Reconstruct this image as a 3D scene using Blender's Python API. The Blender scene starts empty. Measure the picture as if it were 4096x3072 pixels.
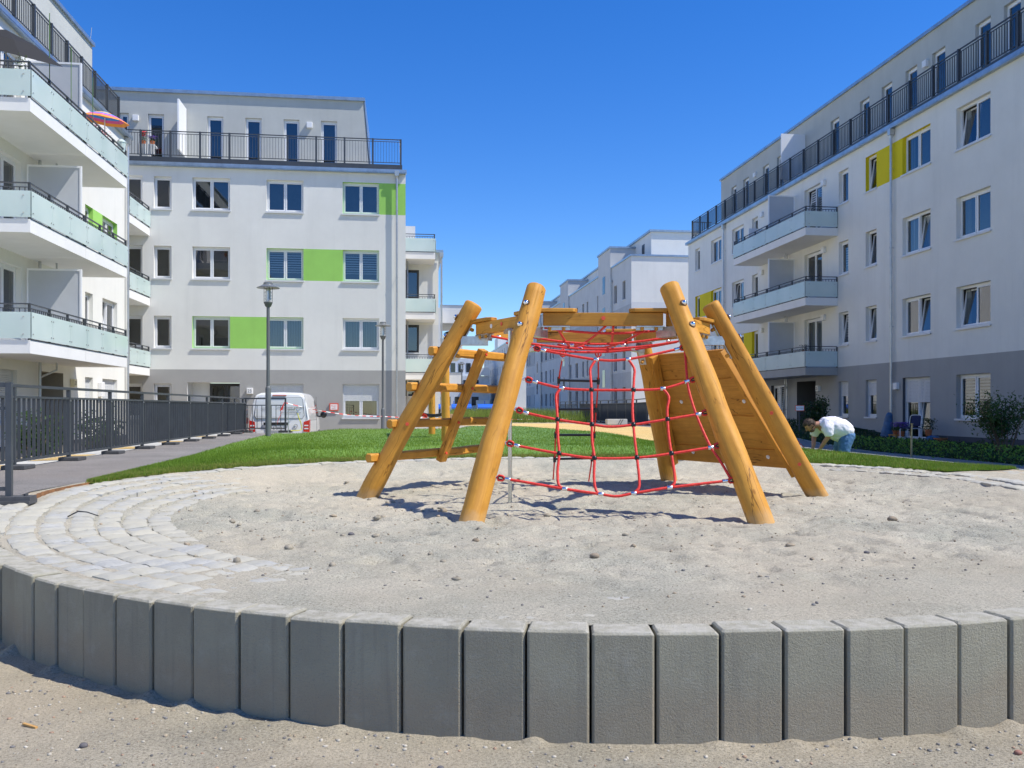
import bpy, math, random, json
import numpy as np
from mathutils import Vector, Matrix, noise as mn
random.seed(7)
PI=math.pi; R=math.radians
sc=bpy.context.scene; COL=sc.collection
# ------------------------------------------------------------------ camera
cam=bpy.data.cameras.new('camera'); camo=bpy.data.objects.new('camera',cam); COL.objects.link(camo)
camo.location=(0,0,1.45); camo.rotation_euler=(R(90),0,R(-7.18))
cam.sensor_width=36; cam.lens=30.5; cam.shift_y=0.0229; cam.clip_start=.05; cam.clip_end=3000
sc.camera=camo
# ------------------------------------------------------------------ light
SUN=Vector((.535,-.207,.819)).normalized()
w=bpy.data.worlds.new('World'); sc.world=w; w.use_nodes=True
nt=w.node_tree; bg=nt.nodes['Background']
sky=nt.nodes.new('ShaderNodeTexSky'); sky.sky_type='NISHITA'; sky.sun_disc=False
sky.sun_elevation=math.asin(SUN.z); sky.sun_rotation=math.atan2(SUN.x,SUN.y)
sky.air_density=1.0; sky.dust_density=.0; sky.ozone_density=6; sky.altitude=50
hsv=nt.nodes.new('ShaderNodeHueSaturation'); hsv.inputs['Saturation'].default_value=1.29; hsv.inputs['Value'].default_value=1.03; hsv.inputs['Hue'].default_value=.513
nt.links.new(sky.outputs[0],hsv.inputs['Color']); nt.links.new(hsv.outputs[0],bg.inputs[0]); bg.inputs[1].default_value=.12
sl=bpy.data.lights.new('sun','SUN'); sl.energy=3.75; sl.angle=R(.53); sl.color=(1,.95,.86)
so=bpy.data.objects.new('sun',sl); COL.objects.link(so); so.rotation_euler=SUN.to_track_quat('Z','Y').to_euler()
sc.view_settings.view_transform='Standard'; sc.view_settings.look='None'; sc.view_settings.gamma=1; sc.view_settings.exposure=0.6
# ------------------------------------------------------------------ materials
MT={}
def nodes(name):
    m=bpy.data.materials.new(name); m.use_nodes=True; t=m.node_tree; b=t.nodes['Principled BSDF']; return m,t,b
def N(t,ty,**k):
    n=t.nodes.new(ty)
    for a,v in k.items():
        if a in n.inputs: n.inputs[a].default_value=v
        else: setattr(n,a,v)
    return n
def ramp(t,src,pts):
    r=t.nodes.new('ShaderNodeValToRGB'); e=r.color_ramp.elements
    while len(e)<len(pts): e.new(.5)
    for i,(p,c) in enumerate(pts): e[i].position=p; e[i].color=(*c,1) if len(c)==3 else c
    t.links.new(src,r.inputs[0]); return r
def mixc(t,fac,a,b,mode='MIX'):
    m=t.nodes.new('ShaderNodeMix'); m.data_type='RGBA'; m.blend_type=mode
    for s,v in ((0,fac),(6,a),(7,b)):
        if hasattr(v,'links'): t.links.new(v,m.inputs[s])
        else: m.inputs[s].default_value=(*v,1) if isinstance(v,tuple) else v
    return m.outputs[2]
def bump(t,b,src,st,dist=.01):
    n=t.nodes.new('ShaderNodeBump'); n.inputs['Strength'].default_value=st; n.inputs['Distance'].default_value=dist
    t.links.new(src,n.inputs['Height']); t.links.new(n.outputs[0],b.inputs['Normal']); return n
def pm(name,col,rough=.8,var=.06,vs=1.5,bs=0,bst=.3,bd=.004,metal=0,spec=.5,dirt=0,coat=0):
    if name in MT: return MT[name]
    m,t,b=nodes(name); b.inputs['Roughness'].default_value=rough; b.inputs['Metallic'].default_value=metal
    b.inputs['Specular IOR Level'].default_value=spec
    if coat: b.inputs['Coat Weight'].default_value=coat; b.inputs['Coat Roughness'].default_value=.05
    tc=t.nodes.new('ShaderNodeTexCoord'); geo=t.nodes.new('ShaderNodeNewGeometry')
    n1=N(t,'ShaderNodeTexNoise',Scale=vs,Detail=6.0,Roughness=.65); t.links.new(geo.outputs['Position'],n1.inputs['Vector'])
    lo=tuple(c*(1-var*1.6) for c in col); hi=tuple(min(1,c*(1+var*1.6)) for c in col)
    c=ramp(t,n1.outputs[0],[(.3,lo),(.7,hi)]).outputs[0]
    if dirt:
        n2=N(t,'ShaderNodeTexNoise',Scale=vs*.35,Detail=8.0,Roughness=.7); t.links.new(geo.outputs['Position'],n2.inputs['Vector'])
        f=ramp(t,n2.outputs[0],[(.5,(0,0,0)),(.72,(dirt,)*3)]).outputs[0]
        c=mixc(t,f,c,tuple(k*.55 for k in col))
    if bs==60:
        mp=t.nodes.new('ShaderNodeMapping'); mp.inputs['Scale'].default_value=(1.6,1.6,.12); t.links.new(geo.outputs['Position'],mp.inputs[0])
        n9=N(t,'ShaderNodeTexNoise',Scale=1.5,Detail=5.0,Roughness=.6); t.links.new(mp.outputs[0],n9.inputs['Vector'])
        c=mixc(t,ramp(t,n9.outputs[0],[(.5,(0,0,0)),(.75,(.22,.22,.22))]).outputs[0],c,tuple(k*.72 for k in col))
    t.links.new(c,b.inputs['Base Color'])
    if bs:
        n3=N(t,'ShaderNodeTexNoise',Scale=bs,Detail=4.0,Roughness=.6); t.links.new(geo.outputs['Position'],n3.inputs['Vector'])
        bump(t,b,n3.outputs[0],bst,bd)
    MT[name]=m; return m
def emis(): pass
WHITE=pm('white_render',(.75,.745,.70),.9,.035,.5,60,.5,.003)
PALEW=pm('pale_render',(.66,.67,.67),.9,.03,.8,60,.5,.003)  # off-white paint, a tone below the white walls
GREYB=pm('grey_base_render',(.37,.365,.35),.9,.04,.8,60,.5,.003)
GREYP=pm('grey_penthouse_render',(.47,.48,.45),.9,.04,.8,60,.5,.003)
PLINTH=pm('dark_plinth',(.07,.072,.085),.85,.08,2,80,.4)
GREEN=pm('green_render',(.32,.62,.13),.9,.04,.8,60,.5,.003)
YELLOW=pm('yellow_render',(.72,.58,.01),.9,.03,.8,60,.5,.003)
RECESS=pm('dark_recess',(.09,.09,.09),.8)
UPVC=pm('white_upvc',(.8,.81,.82),.35,.02,2)
DARKF=pm('dark_window_frame',(.03,.032,.036),.4,.05)
SILL=pm('aluminium_sill',(.68,.69,.7),.4,.03)
ANTH=pm('anthracite_metal',(.052,.06,.07),.45,.1,3,metal=.0)
ZINC=pm('zinc_sheet',(.36,.43,.5),.38,.12,2.5,metal=.75)
DPIPE=pm('zinc_pipe',(.5,.52,.53),.4,.08,3,metal=.7)
STEEL=pm('galvanised_steel',(.55,.56,.56),.35,.15,12,metal=.85)
CHROME=pm('polished_steel',(.85,.85,.86),.08,.02,metal=1.0)
LAMPW=pm('white_lamp_plastic',(.8,.8,.79),.4,.02)
SLAB=pm('balcony_concrete',(.76,.76,.75),.85,.03,1.2,50,.3,.002)
SOFF=SLAB
SCREEN=pm('privacy_screen_grey',(.5,.52,.54),.6,.03)
RUBBER=pm('black_rubber',(.018,.018,.02),.55,.1,20)
PLASTIC=pm('black_plastic',(.012,.012,.013),.3,.1,20)
REDCAP=pm('red_cap',(.75,.09,.04),.5,.08,20)
TXT=pm('dark_lettering',(.07,.08,.09),.6)
def curtainm():
    m,t,b=nodes('net_curtain'); g=t.nodes.new('ShaderNodeNewGeometry'); sx=t.nodes.new('ShaderNodeSeparateXYZ'); t.links.new(g.outputs['Position'],sx.inputs[0])
    a=N(t,'ShaderNodeMath',operation='ADD'); t.links.new(sx.outputs[0],a.inputs[0]); t.links.new(sx.outputs[1],a.inputs[1])
    s=N(t,'ShaderNodeMath',operation='MULTIPLY'); t.links.new(a.outputs[0],s.inputs[0]); s.inputs[1].default_value=60
    q=N(t,'ShaderNodeMath',operation='SINE'); t.links.new(s.outputs[0],q.inputs[0])
    r=ramp(t,q.outputs[0],[(0,(.3,.32,.31)),(1,(.5,.53,.52))]); t.links.new(r.outputs[0],b.inputs['Base Color']); b.inputs['Roughness'].default_value=.95
    return m
CURT=curtainm()
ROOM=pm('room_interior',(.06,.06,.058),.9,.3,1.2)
BLIND=pm('blind_slats',(.62,.64,.66),.5,.02)
def glassm(name,tint,refl,rough=.01):
    m=bpy.data.materials.new(name); m.use_nodes=True; t=m.node_tree; t.nodes.clear()
    o=t.nodes.new('ShaderNodeOutputMaterial'); tr=t.nodes.new('ShaderNodeBsdfTransparent'); tr.inputs[0].default_value=(*tint,1)
    gl=t.nodes.new('ShaderNodeBsdfGlossy'); gl.inputs['Roughness'].default_value=rough; gl.inputs[0].default_value=(.95,.97,1,1)
    fr=t.nodes.new('ShaderNodeFresnel'); fr.inputs[0].default_value=1.5
    ad=N(t,'ShaderNodeMath',operation='ADD',use_clamp=True); t.links.new(fr.outputs[0],ad.inputs[0]); ad.inputs[1].default_value=refl
    mx=t.nodes.new('ShaderNodeMixShader'); t.links.new(ad.outputs[0],mx.inputs[0]); t.links.new(tr.outputs[0],mx.inputs[1]); t.links.new(gl.outputs[0],mx.inputs[2])
    g=t.nodes.new('ShaderNodeNewGeometry'); n=N(t,'ShaderNodeTexNoise',Scale=1.1,Detail=1.0); t.links.new(g.outputs['Position'],n.inputs['Vector'])
    bp=t.nodes.new('ShaderNodeBump'); bp.inputs['Strength'].default_value=.03; bp.inputs['Distance'].default_value=.05; t.links.new(n.outputs[0],bp.inputs['Height']); t.links.new(bp.outputs[0],gl.inputs['Normal'])
    t.links.new(mx.outputs[0],o.inputs[0]); MT[name]=m; return m
GLASS=glassm('window_glass',(.5,.55,.55),.1)
def frosted():
    m,t,b=nodes('frosted_glass'); b.inputs['Roughness'].default_value=.12; b.inputs['Specular IOR Level'].default_value=.6
    g=t.nodes.new('ShaderNodeNewGeometry'); n=N(t,'ShaderNodeTexNoise',Scale=.9,Detail=2.0); t.links.new(g.outputs['Position'],n.inputs['Vector'])
    r=ramp(t,n.outputs[0],[(.35,(.66,.78,.76)),(.65,(.76,.86,.84))]); t.links.new(r.outputs[0],b.inputs['Base Color'])
    tl=t.nodes.new('ShaderNodeBsdfTranslucent'); tl.inputs[0].default_value=(.7,.85,.82,1)
    mx=t.nodes.new('ShaderNodeMixShader'); mx.inputs[0].default_value=.3; t.links.new(b.outputs[0],mx.inputs[1]); t.links.new(tl.outputs[0],mx.inputs[2])
    t.links.new(mx.outputs[0],t.nodes['Material Output'].inputs[0]); return m
FROST=frosted()
def woodm(name,base,dark,rough=.6):
    m,t,b=nodes(name); b.inputs['Roughness'].default_value=rough; b.inputs['Specular IOR Level'].default_value=.3
    uv=t.nodes.new('ShaderNodeUVMap'); g=t.nodes.new('ShaderNodeNewGeometry')
    mp=t.nodes.new('ShaderNodeMapping'); mp.inputs['Scale'].default_value=(38,2.2,1); t.links.new(uv.outputs[0],mp.inputs[0])
    n=N(t,'ShaderNodeTexNoise',Scale=1.0,Detail=5.0,Roughness=.6,Distortion=.6); t.links.new(mp.outputs[0],n.inputs['Vector'])
    c=ramp(t,n.outputs[0],[(.3,tuple(a*.62+d*.38 for a,d in zip(base,dark))),(.62,base)]).outputs[0]
    n2=N(t,'ShaderNodeTexNoise',Scale=6.5,Detail=5.0,Roughness=.6); t.links.new(g.outputs['Position'],n2.inputs['Vector'])
    f=ramp(t,n2.outputs[0],[(.42,(0,0,0)),(.7,(.8,.8,.8))]).outputs[0]
    c=mixc(t,f,c,tuple(a*.55+d*.45 for a,d in zip(base,dark)))
    mp2=t.nodes.new('ShaderNodeMapping'); mp2.inputs['Scale'].default_value=(9,.9,1); t.links.new(uv.outputs[0],mp2.inputs[0])
    n3=N(t,'ShaderNodeTexNoise',Scale=1.0,Detail=3.0,Roughness=.4); t.links.new(mp2.outputs[0],n3.inputs['Vector'])
    cr=ramp(t,n3.outputs[0],[(.482,(0,0,0)),(.49,(1,1,1)),(.498,(0,0,0))]).outputs[0]
    n4=N(t,'ShaderNodeTexNoise',Scale=1.3,Detail=1.0); t.links.new(g.outputs['Position'],n4.inputs['Vector'])
    k=ramp(t,n4.outputs[0],[(.45,(0,0,0)),(.55,(1,1,1))]).outputs[0]
    cr=mixc(t,1.0,cr,k,'MULTIPLY')
    c=mixc(t,cr,c,tuple(d*.35 for d in dark))
    # knots
    mp3=t.nodes.new('ShaderNodeMapping'); mp3.inputs['Scale'].default_value=(6,3.2,1); t.links.new(uv.outputs[0],mp3.inputs[0])
    vo=N(t,'ShaderNodeTexVoronoi',Scale=1.0); t.links.new(mp3.outputs[0],vo.inputs['Vector'])
    kk=ramp(t,vo.outputs['Distance'],[(0,(.9,.9,.9)),(.06,(.6,.6,.6)),(.1,(0,0,0))]).outputs[0]
    c=mixc(t,kk,c,dark)
    oi=t.nodes.new('ShaderNodeObjectInfo'); ov=ramp(t,oi.outputs['Random'],[(0,(.84,.82,.8)),(1,(1.08,1.06,1.04))]).outputs[0]; c=mixc(t,1.0,c,ov,'MULTIPLY')
    sz=t.nodes.new('ShaderNodeSeparateXYZ'); t.links.new(g.outputs['Position'],sz.inputs[0]); ns=N(t,'ShaderNodeTexNoise',Scale=9.0,Detail=5.0); t.links.new(g.outputs['Position'],ns.inputs['Vector'])
    ma=N(t,'ShaderNodeMath',operation='MULTIPLY_ADD'); t.links.new(ns.outputs[0],ma.inputs[0]); ma.inputs[1].default_value=-.22; t.links.new(sz.outputs[2],ma.inputs[2])
    c=mixc(t,ramp(t,ma.outputs[0],[(.36,(.3,.3,.3)),(.46,(0,0,0))]).outputs[0],c,(.5,.42,.27))
    t.links.new(c,b.inputs['Base Color'])
    bump(t,b,n.outputs[0],.25,.004)
    MT[name]=m; return m
WOOD=woodm('honey_glazed_wood',(.65,.32,.048),(.31,.115,.013))
WOODP=woodm('honey_glazed_planks',(.62,.30,.048),(.28,.105,.014))
def ropem(name,col):
    m,t,b=nodes(name); b.inputs['Roughness'].default_value=.5; g=t.nodes.new('ShaderNodeNewGeometry')
    n=N(t,'ShaderNodeTexNoise',Scale=60.0,Detail=2.0); t.links.new(g.outputs['Position'],n.inputs['Vector'])
    r=ramp(t,n.outputs[0],[(.3,tuple(c*.75 for c in col)),(.7,col)]); t.links.new(r.outputs[0],b.inputs['Base Color']); return m
ROPE=ropem('red_rope',(.8,.035,.022))
def sandm(name,c1,c2,speck,sc1=1.3,pale=None):
    m,t,b=nodes(name); b.inputs['Roughness'].default_value=.95; b.inputs['Specular IOR Level'].default_value=.2
    g=t.nodes.new('ShaderNodeNewGeometry'); P=g.outputs['Position']
    n=N(t,'ShaderNodeTexNoise',Scale=sc1,Detail=7.0,Roughness=.62); t.links.new(P,n.inputs['Vector'])
    c=ramp(t,n.outputs[0],[(.35,c1),(.66,c2)]).outputs[0]
    n2=N(t,'ShaderNodeTexNoise',Scale=170.0,Detail=3.0,Roughness=.8); t.links.new(P,n2.inputs['Vector'])
    f=ramp(t,n2.outputs[0],[(.56,(0,0,0)),(.66,(.75,.75,.75))]).outputs[0]
    n5=N(t,'ShaderNodeTexNoise',Scale=2.2,Detail=4.0); t.links.new(P,n5.inputs['Vector'])
    k=ramp(t,n5.outputs[0],[(.35,(.25,.25,.25)),(.65,(1,1,1))]).outputs[0]
    f=mixc(t,1.0,f,k,'MULTIPLY')
    c=mixc(t,f,c,speck)
    n6=N(t,'ShaderNodeTexNoise',Scale=240.0,Detail=2.0); t.links.new(P,n6.inputs['Vector'])
    f2=ramp(t,n6.outputs[0],[(.62,(0,0,0)),(.7,(.8,.8,.8))]).outputs[0]
    c=mixc(t,f2,c,tuple(min(1,q*1.35) for q in c2))
    n7=N(t,'ShaderNodeTexNoise',Scale=75.0,Detail=5.0,Roughness=.85); t.links.new(P,n7.inputs['Vector'])
    sp=ramp(t,n7.outputs[0],[(.36,(.3,.3,.3)),(.49,(1,1,1)),(.64,(1.25,1.25,1.25))]).outputs[0]; c=mixc(t,.85,c,sp,'MULTIPLY')
    n8=N(t,'ShaderNodeTexVoronoi',Scale=48.0); t.links.new(P,n8.inputs['Vector'])
    dk=ramp(t,n8.outputs['Distance'],[(.1,(.6,.6,.6)),(.2,(0,0,0))]).outputs[0]; c=mixc(t,mixc(t,1.0,dk,k,'MULTIPLY'),c,speck)
    n9=N(t,'ShaderNodeTexNoise',Scale=.55,Detail=3.0); t.links.new(P,n9.inputs['Vector'])
    wm=ramp(t,n9.outputs[0],[(.4,(0,0,0)),(.62,(.35,.35,.35))]).outputs[0]; c=mixc(t,wm,c,tuple(q*w_ for q,w_ in zip(c2,(1.08,.98,.9))))
    t.links.new(c,b.inputs['Base Color'])
    n3=N(t,'ShaderNodeTexNoise',Scale=28.0,Detail=6.0,Roughness=.7); t.links.new(P,n3.inputs['Vector'])
    b1=bump(t,b,n3.outputs[0],.9,.022)
    n4=N(t,'ShaderNodeTexNoise',Scale=220.0,Detail=3.0,Roughness=.8); t.links.new(P,n4.inputs['Vector'])
    b2=t.nodes.new('ShaderNodeBump'); b2.inputs['Strength'].default_value=.9; b2.inputs['Distance'].default_value=.007
    t.links.new(n4.outputs[0],b2.inputs['Height']); t.links.new(b1.outputs[0],b2.inputs['Normal']); t.links.new(b2.outputs[0],b.inputs['Normal'])
    return m
SAND=sandm('playground_sand',(.40,.39,.315),(.55,.51,.405),(.13,.125,.105))
GRAVEL=sandm('dusty_gravel_ground',(.37,.335,.255),(.52,.46,.345),(.14,.125,.095),1.8)
def cobm():
    m,t,b=nodes('granite_cobble'); b.inputs['Roughness'].default_value=.7
    g=t.nodes.new('ShaderNodeNewGeometry'); P=g.outputs['Position']
    mp=t.nodes.new('ShaderNodeMapping'); mp.inputs['Scale'].default_value=(1,3.2,1); mp.inputs['Rotation'].default_value=(0,0,.12); t.links.new(P,mp.inputs[0])
    n=N(t,'ShaderNodeTexNoise',Scale=34.0,Detail=7.0,Roughness=.8); t.links.new(mp.outputs[0],n.inputs['Vector'])
    c=ramp(t,n.outputs[0],[(.32,(.26,.275,.29)),(.5,(.42,.425,.41)),(.68,(.58,.565,.52))]).outputs[0]
    n2=N(t,'ShaderNodeTexNoise',Scale=2.4,Detail=5.0,Roughness=.6); t.links.new(P,n2.inputs['Vector'])
    f=ramp(t,n2.outputs[0],[(.36,(.25,.25,.25)),(.54,(.97,.97,.97))]).outputs[0]
    c=mixc(t,f,c,(.48,.455,.37)); ri=ramp(t,g.outputs['Random Per Island'],[(0,(.9,.91,.93)),(1,(1.05,1.04,1.01))]).outputs[0]; c=mixc(t,1.0,c,ri,'MULTIPLY'); t.links.new(c,b.inputs['Base Color'])
    n3=N(t,'ShaderNodeTexNoise',Scale=45.0,Detail=5.0,Roughness=.7); t.links.new(mp.outputs[0],n3.inputs['Vector']); bump(t,b,n3.outputs[0],.7,.012)
    return m
COBBLE=cobm()
def concm():
    m,t,b=nodes('palisade_concrete'); b.inputs['Roughness'].default_value=.9; b.inputs['Specular IOR Level'].default_value=.25
    g=t.nodes.new('ShaderNodeNewGeometry'); P=g.outputs['Position']; oi=t.nodes.new('ShaderNodeObjectInfo')
    n=N(t,'ShaderNodeTexNoise',Scale=2.5,Detail=6.0,Roughness=.6); t.links.new(P,n.inputs['Vector'])
    c=ramp(t,n.outputs[0],[(.3,(.32,.30,.23)),(.7,(.395,.37,.275))]).outputs[0]
    rr=ramp(t,oi.outputs['Random'],[(0,(.88,.88,.88)),(1,(1.0,1.0,.99))]).outputs[0]
    c=mixc(t,1.0,c,rr,'MULTIPLY')
    # earth stains rising from the ground
    sx=t.nodes.new('ShaderNodeSeparateXYZ'); t.links.new(P,sx.inputs[0])
    n2=N(t,'ShaderNodeTexNoise',Scale=5.0,Detail=5.0); t.links.new(P,n2.inputs['Vector'])
    ml=N(t,'ShaderNodeMath',operation='MULTIPLY_ADD'); t.links.new(n2.outputs[0],ml.inputs[0]); ml.inputs[1].default_value=-.3; t.links.new(sx.outputs[2],ml.inputs[2])
    f=ramp(t,ml.outputs[0],[(0,(.45,.45,.45)),(.12,(0,0,0))]).outputs[0]
    c=mixc(t,f,c,(.34,.27,.19))
    n6=N(t,'ShaderNodeTexNoise',Scale=260.0,Detail=2.0); t.links.new(P,n6.inputs['Vector'])
    f2=ramp(t,n6.outputs[0],[(.66,(0,0,0)),(.7,(.6,.6,.6))]).outputs[0]; c=mixc(t,f2,c,(.12,.12,.115))
    sn=t.nodes.new('ShaderNodeSeparateXYZ'); t.links.new(g.outputs['Normal'],sn.inputs[0])
    up=ramp(t,sn.outputs[2],[(.5,(0,0,0)),(.8,(1,1,1))]).outputs[0]
    n7=N(t,'ShaderNodeTexNoise',Scale=14.0,Detail=6.0,Roughness=.7); t.links.new(P,n7.inputs['Vector'])
    du=ramp(t,n7.outputs[0],[(.4,(.25,.25,.25)),(.6,(1,1,1))]).outputs[0]
    c=mixc(t,mixc(t,1.0,up,du,'MULTIPLY'),c,(.5,.475,.4))
    n8=N(t,'ShaderNodeTexNoise',Scale=7.0,Detail=7.0,Roughness=.75); t.links.new(P,n8.inputs['Vector'])
    c=mixc(t,ramp(t,n8.outputs[0],[(.52,(0,0,0)),(.75,(.4,.4,.4))]).outputs[0],c,(.44,.42,.35)); mq=t.nodes.new('ShaderNodeMapping'); mq.inputs['Scale'].default_value=(26,26,1.6); t.links.new(P,mq.inputs[0]); nq=N(t,'ShaderNodeTexNoise',Scale=1.0,Detail=4.0); t.links.new(mq.outputs[0],nq.inputs['Vector']); c=mixc(t,ramp(t,nq.outputs[0],[(.55,(0,0,0)),(.72,(.3,.3,.3))]).outputs[0],c,(.2,.19,.16))
    t.links.new(c,b.inputs['Base Color'])
    n3=N(t,'ShaderNodeTexNoise',Scale=95.0,Detail=5.0,Roughness=.75); t.links.new(P,n3.inputs['Vector']); bump(t,b,n3.outputs[0],1.0,.009)
    return m
CONC=concm()
ASPH=sandm('grey_path_asphalt',(.2,.19,.18),(.29,.275,.26),(.11,.105,.1),.8)
YPATH=sandm('yellow_gravel_path',(.62,.44,.17),(.72,.53,.24),(.45,.31,.12),1.0)
EDGE=pm('pale_edging_concrete',(.55,.54,.5),.9,.08,3,80,.4)
EARTH=sandm('planting_soil',(.09,.075,.055),(.15,.125,.09),(.05,.04,.03),1.5)
def folm(name,c1,c2,tr=.35,vs=2.5):
    m,t,b=nodes(name); b.inputs['Roughness'].default_value=.55; b.inputs['Specular IOR Level'].default_value=.3
    g=t.nodes.new('ShaderNodeNewGeometry'); n=N(t,'ShaderNodeTexNoise',Scale=vs,Detail=5.0,Roughness=.7); t.links.new(g.outputs['Position'],n.inputs['Vector'])
    r=ramp(t,n.outputs[0],[(.3,c1),(.7,c2)]); 
    rp=ramp(t,g.outputs['Random Per Island'],[(0,(.7,.7,.7)),(1,(1.25,1.2,1.0))]).outputs[0]
    c=mixc(t,1.0,r.outputs[0],rp,'MULTIPLY'); t.links.new(c,b.inputs['Base Color'])
    tl=t.nodes.new('ShaderNodeBsdfTranslucent'); t.links.new(c,tl.inputs[0])
    mx=t.nodes.new('ShaderNodeMixShader'); mx.inputs[0].default_value=tr; t.links.new(b.outputs[0],mx.inputs[1]); t.links.new(tl.outputs[0],mx.inputs[2]); t.links.new(mx.outputs[0],t.nodes['Material Output'].inputs[0])
    return m
GRASSB=folm('lawn_blades',(.105,.22,.018),(.235,.355,.055),.35,.75)
GRASSS=folm('lawn_turf',(.09,.18,.025),(.15,.26,.05),.0,3)
DRYG=folm('dry_grass_blades',(.2,.24,.05),(.36,.34,.11),.3,1.5)
LEAF=folm('shrub_leaf',(.03,.075,.02),(.07,.14,.03),.25)
LEAFD=folm('dark_shrub_leaf',(.018,.045,.014),(.04,.08,.025),.2)
LEAFY=folm('bright_leaf',(.09,.2,.03),(.16,.3,.05),.35)
FLR=pm('red_petals',(.75,.03,.04),.6,.2,20); FLP=pm('purple_petals',(.16,.06,.4),.6,.2,20); FLK=pm('pink_petals',(.55,.06,.2),.6,.2,20)
TERRA=pm('terracotta',(.45,.15,.06),.8,.08,10)
# ------------------------------------------------------------------ mesh builder
OFF={}
class MB:
    def __init__(s): s.v=[]; s.f=[]; s.m=[]; s.uv=[]; s.M=None; s.mi=0; s.hasuv=False
    def add(s,vs,fs,uvs=None):
        b=len(s.v); flip=False
        if s.M is not None:
            vs=[tuple(s.M@Vector(p)) for p in vs]; flip=s.M.to_3x3().determinant()<0
        s.v.extend(vs)
        for i,f in enumerate(fs):
            g=tuple(b+k for k in f); u=uvs[i] if uvs else [(0,0)]*len(f)
            if flip: g=g[::-1]; u=u[::-1]
            s.f.append(g); s.m.append(s.mi); s.uv.append(u)
        if uvs: s.hasuv=True
    def box(s,a,b,taper=None):
        x0,y0,z0=a; x1,y1,z1=b
        if x0>x1:x0,x1=x1,x0
        if y0>y1:y0,y1=y1,y0
        if z0>z1:z0,z1=z1,z0
        V=[(x0,y0,z0),(x1,y0,z0),(x1,y1,z0),(x0,y1,z0),(x0,y0,z1),(x1,y0,z1),(x1,y1,z1),(x0,y1,z1)]
        F=[(0,3,2,1),(4,5,6,7),(0,1,5,4),(1,2,6,5),(2,3,7,6),(3,0,4,7)]
        d=(x1-x0,y1-y0,z1-z0); L=d.index(max(d)); o=random.random()*9
        uvs=[]
        for f in F:
            pts=[V[k] for k in f]; ax=[i for i in range(3) if max(p[i] for p in pts)-min(p[i] for p in pts)>1e-9]
            if len(ax)<2: uvs.append([(0,0)]*4); continue
            if L in ax: a2=[i for i in ax if i!=L][0]; uvs.append([(p[a2]+o,p[L]+o) for p in pts])
            else: uvs.append([(p[ax[0]]+o,p[ax[1]]*.3+o) for p in pts])
        s.add(V,F,uvs)
    def quad(s,*p): s.add(list(p),[tuple(range(len(p)))])
    def tube(s,pts,rad,seg=8,cap=True,fn=None,closed=False):
        pts=[Vector(p) for p in pts]; n=len(pts)
        if not isinstance(rad,(list,tuple)): rad=[rad]*n
        # parallel transport frame
        T=[]
        for i in range(n):
            a=pts[max(i-1,0)]; b=pts[min(i+1,n-1)]; d=(b-a); T.append(d.normalized() if d.length>1e-9 else Vector((0,0,1)))
        u=T[0].orthogonal().normalized(); V=[]; o=random.random()*7; L=0; Ls=[]
        for i in range(n):
            if i: 
                L+=(pts[i]-pts[i-1]).length
                u=(u-T[i]*u.dot(T[i])).normalized()
            Ls.append(L); w_=T[i].cross(u)
            for k in range(seg):
                a=2*PI*k/seg; r=rad[i]*(fn(i,a,L) if fn else 1)
                V.append(tuple(pts[i]+u*(math.cos(a)*r)+w_*(math.sin(a)*r)))
        F=[];U=[]
        for i in range(n-1):
            for k in range(seg):
                k2=(k+1)%seg; F.append((i*seg+k,i*seg+k2,(i+1)*seg+k2,(i+1)*seg+k))
                c=2*PI*rad[i]/seg; U.append([(k*c+o,Ls[i]+o),((k+1)*c+o,Ls[i]+o),((k+1)*c+o,Ls[i+1]+o),(k*c+o,Ls[i+1]+o)])
        if cap:
            F.append(tuple(range(seg))[::-1]); F.append(tuple((n-1)*seg+k for k in range(seg)))
            for q,c0 in ((F[-2],0),(F[-1],n-1)): U.append([(V[j][0]+o,V[j][1]*.2+o) for j in q])
        s.add(V,F,U)
    def cyl(s,a,b,r,seg=12,r2=None): s.tube([a,b],[r,r if r2 is None else r2],seg)
    def sphere(s,c,r,seg=10,rings=6,sc=(1,1,1)):
        V=[];F=[]
        for i in range(rings+1):
            t=PI*i/rings
            for k in range(seg):
                a=2*PI*k/seg; V.append((c[0]+r*sc[0]*math.sin(t)*math.cos(a),c[1]+r*sc[1]*math.sin(t)*math.sin(a),c[2]+r*sc[2]*math.cos(t)))
        for i in range(rings):
            for k in range(seg):
                k2=(k+1)%seg; F.append((i*seg+k,(i+1)*seg+k,(i+1)*seg+k2,i*seg+k2))
        s.add(V,F)
    def lathe(s,c,prof,seg=16):
        V=[];F=[]
        for r,z in prof:
            for k in range(seg):
                a=2*PI*k/seg; V.append((c[0]+r*math.cos(a),c[1]+r*math.sin(a),c[2]+z))
        for i in range(len(prof)-1):
            for k in range(seg):
                k2=(k+1)%seg; F.append((i*seg+k,i*seg+k2,(i+1)*seg+k2,(i+1)*seg+k))
        F.append(tuple(range(seg))[::-1]); F.append(tuple((len(prof)-1)*seg+k for k in range(seg))); s.add(V,F)
    def prism(s,poly,z0,z1):
        n=len(poly); V=[(x,y,z0) for x,y in poly]+[(x,y,z1) for x,y in poly]
        F=[tuple(range(n))[::-1],tuple(range(n,2*n))]+[(i,(i+1)%n,n+(i+1)%n,n+i) for i in range(n)]
        o=random.random()*5
        U=[[(V[k][0]+o,V[k][1]+o) for k in f] for f in F[:2]]+[[(V[k][2]+o,(V[k][0]+V[k][1])+o) for k in f] for f in F[2:]]
        s.add(V,F,U)
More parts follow.
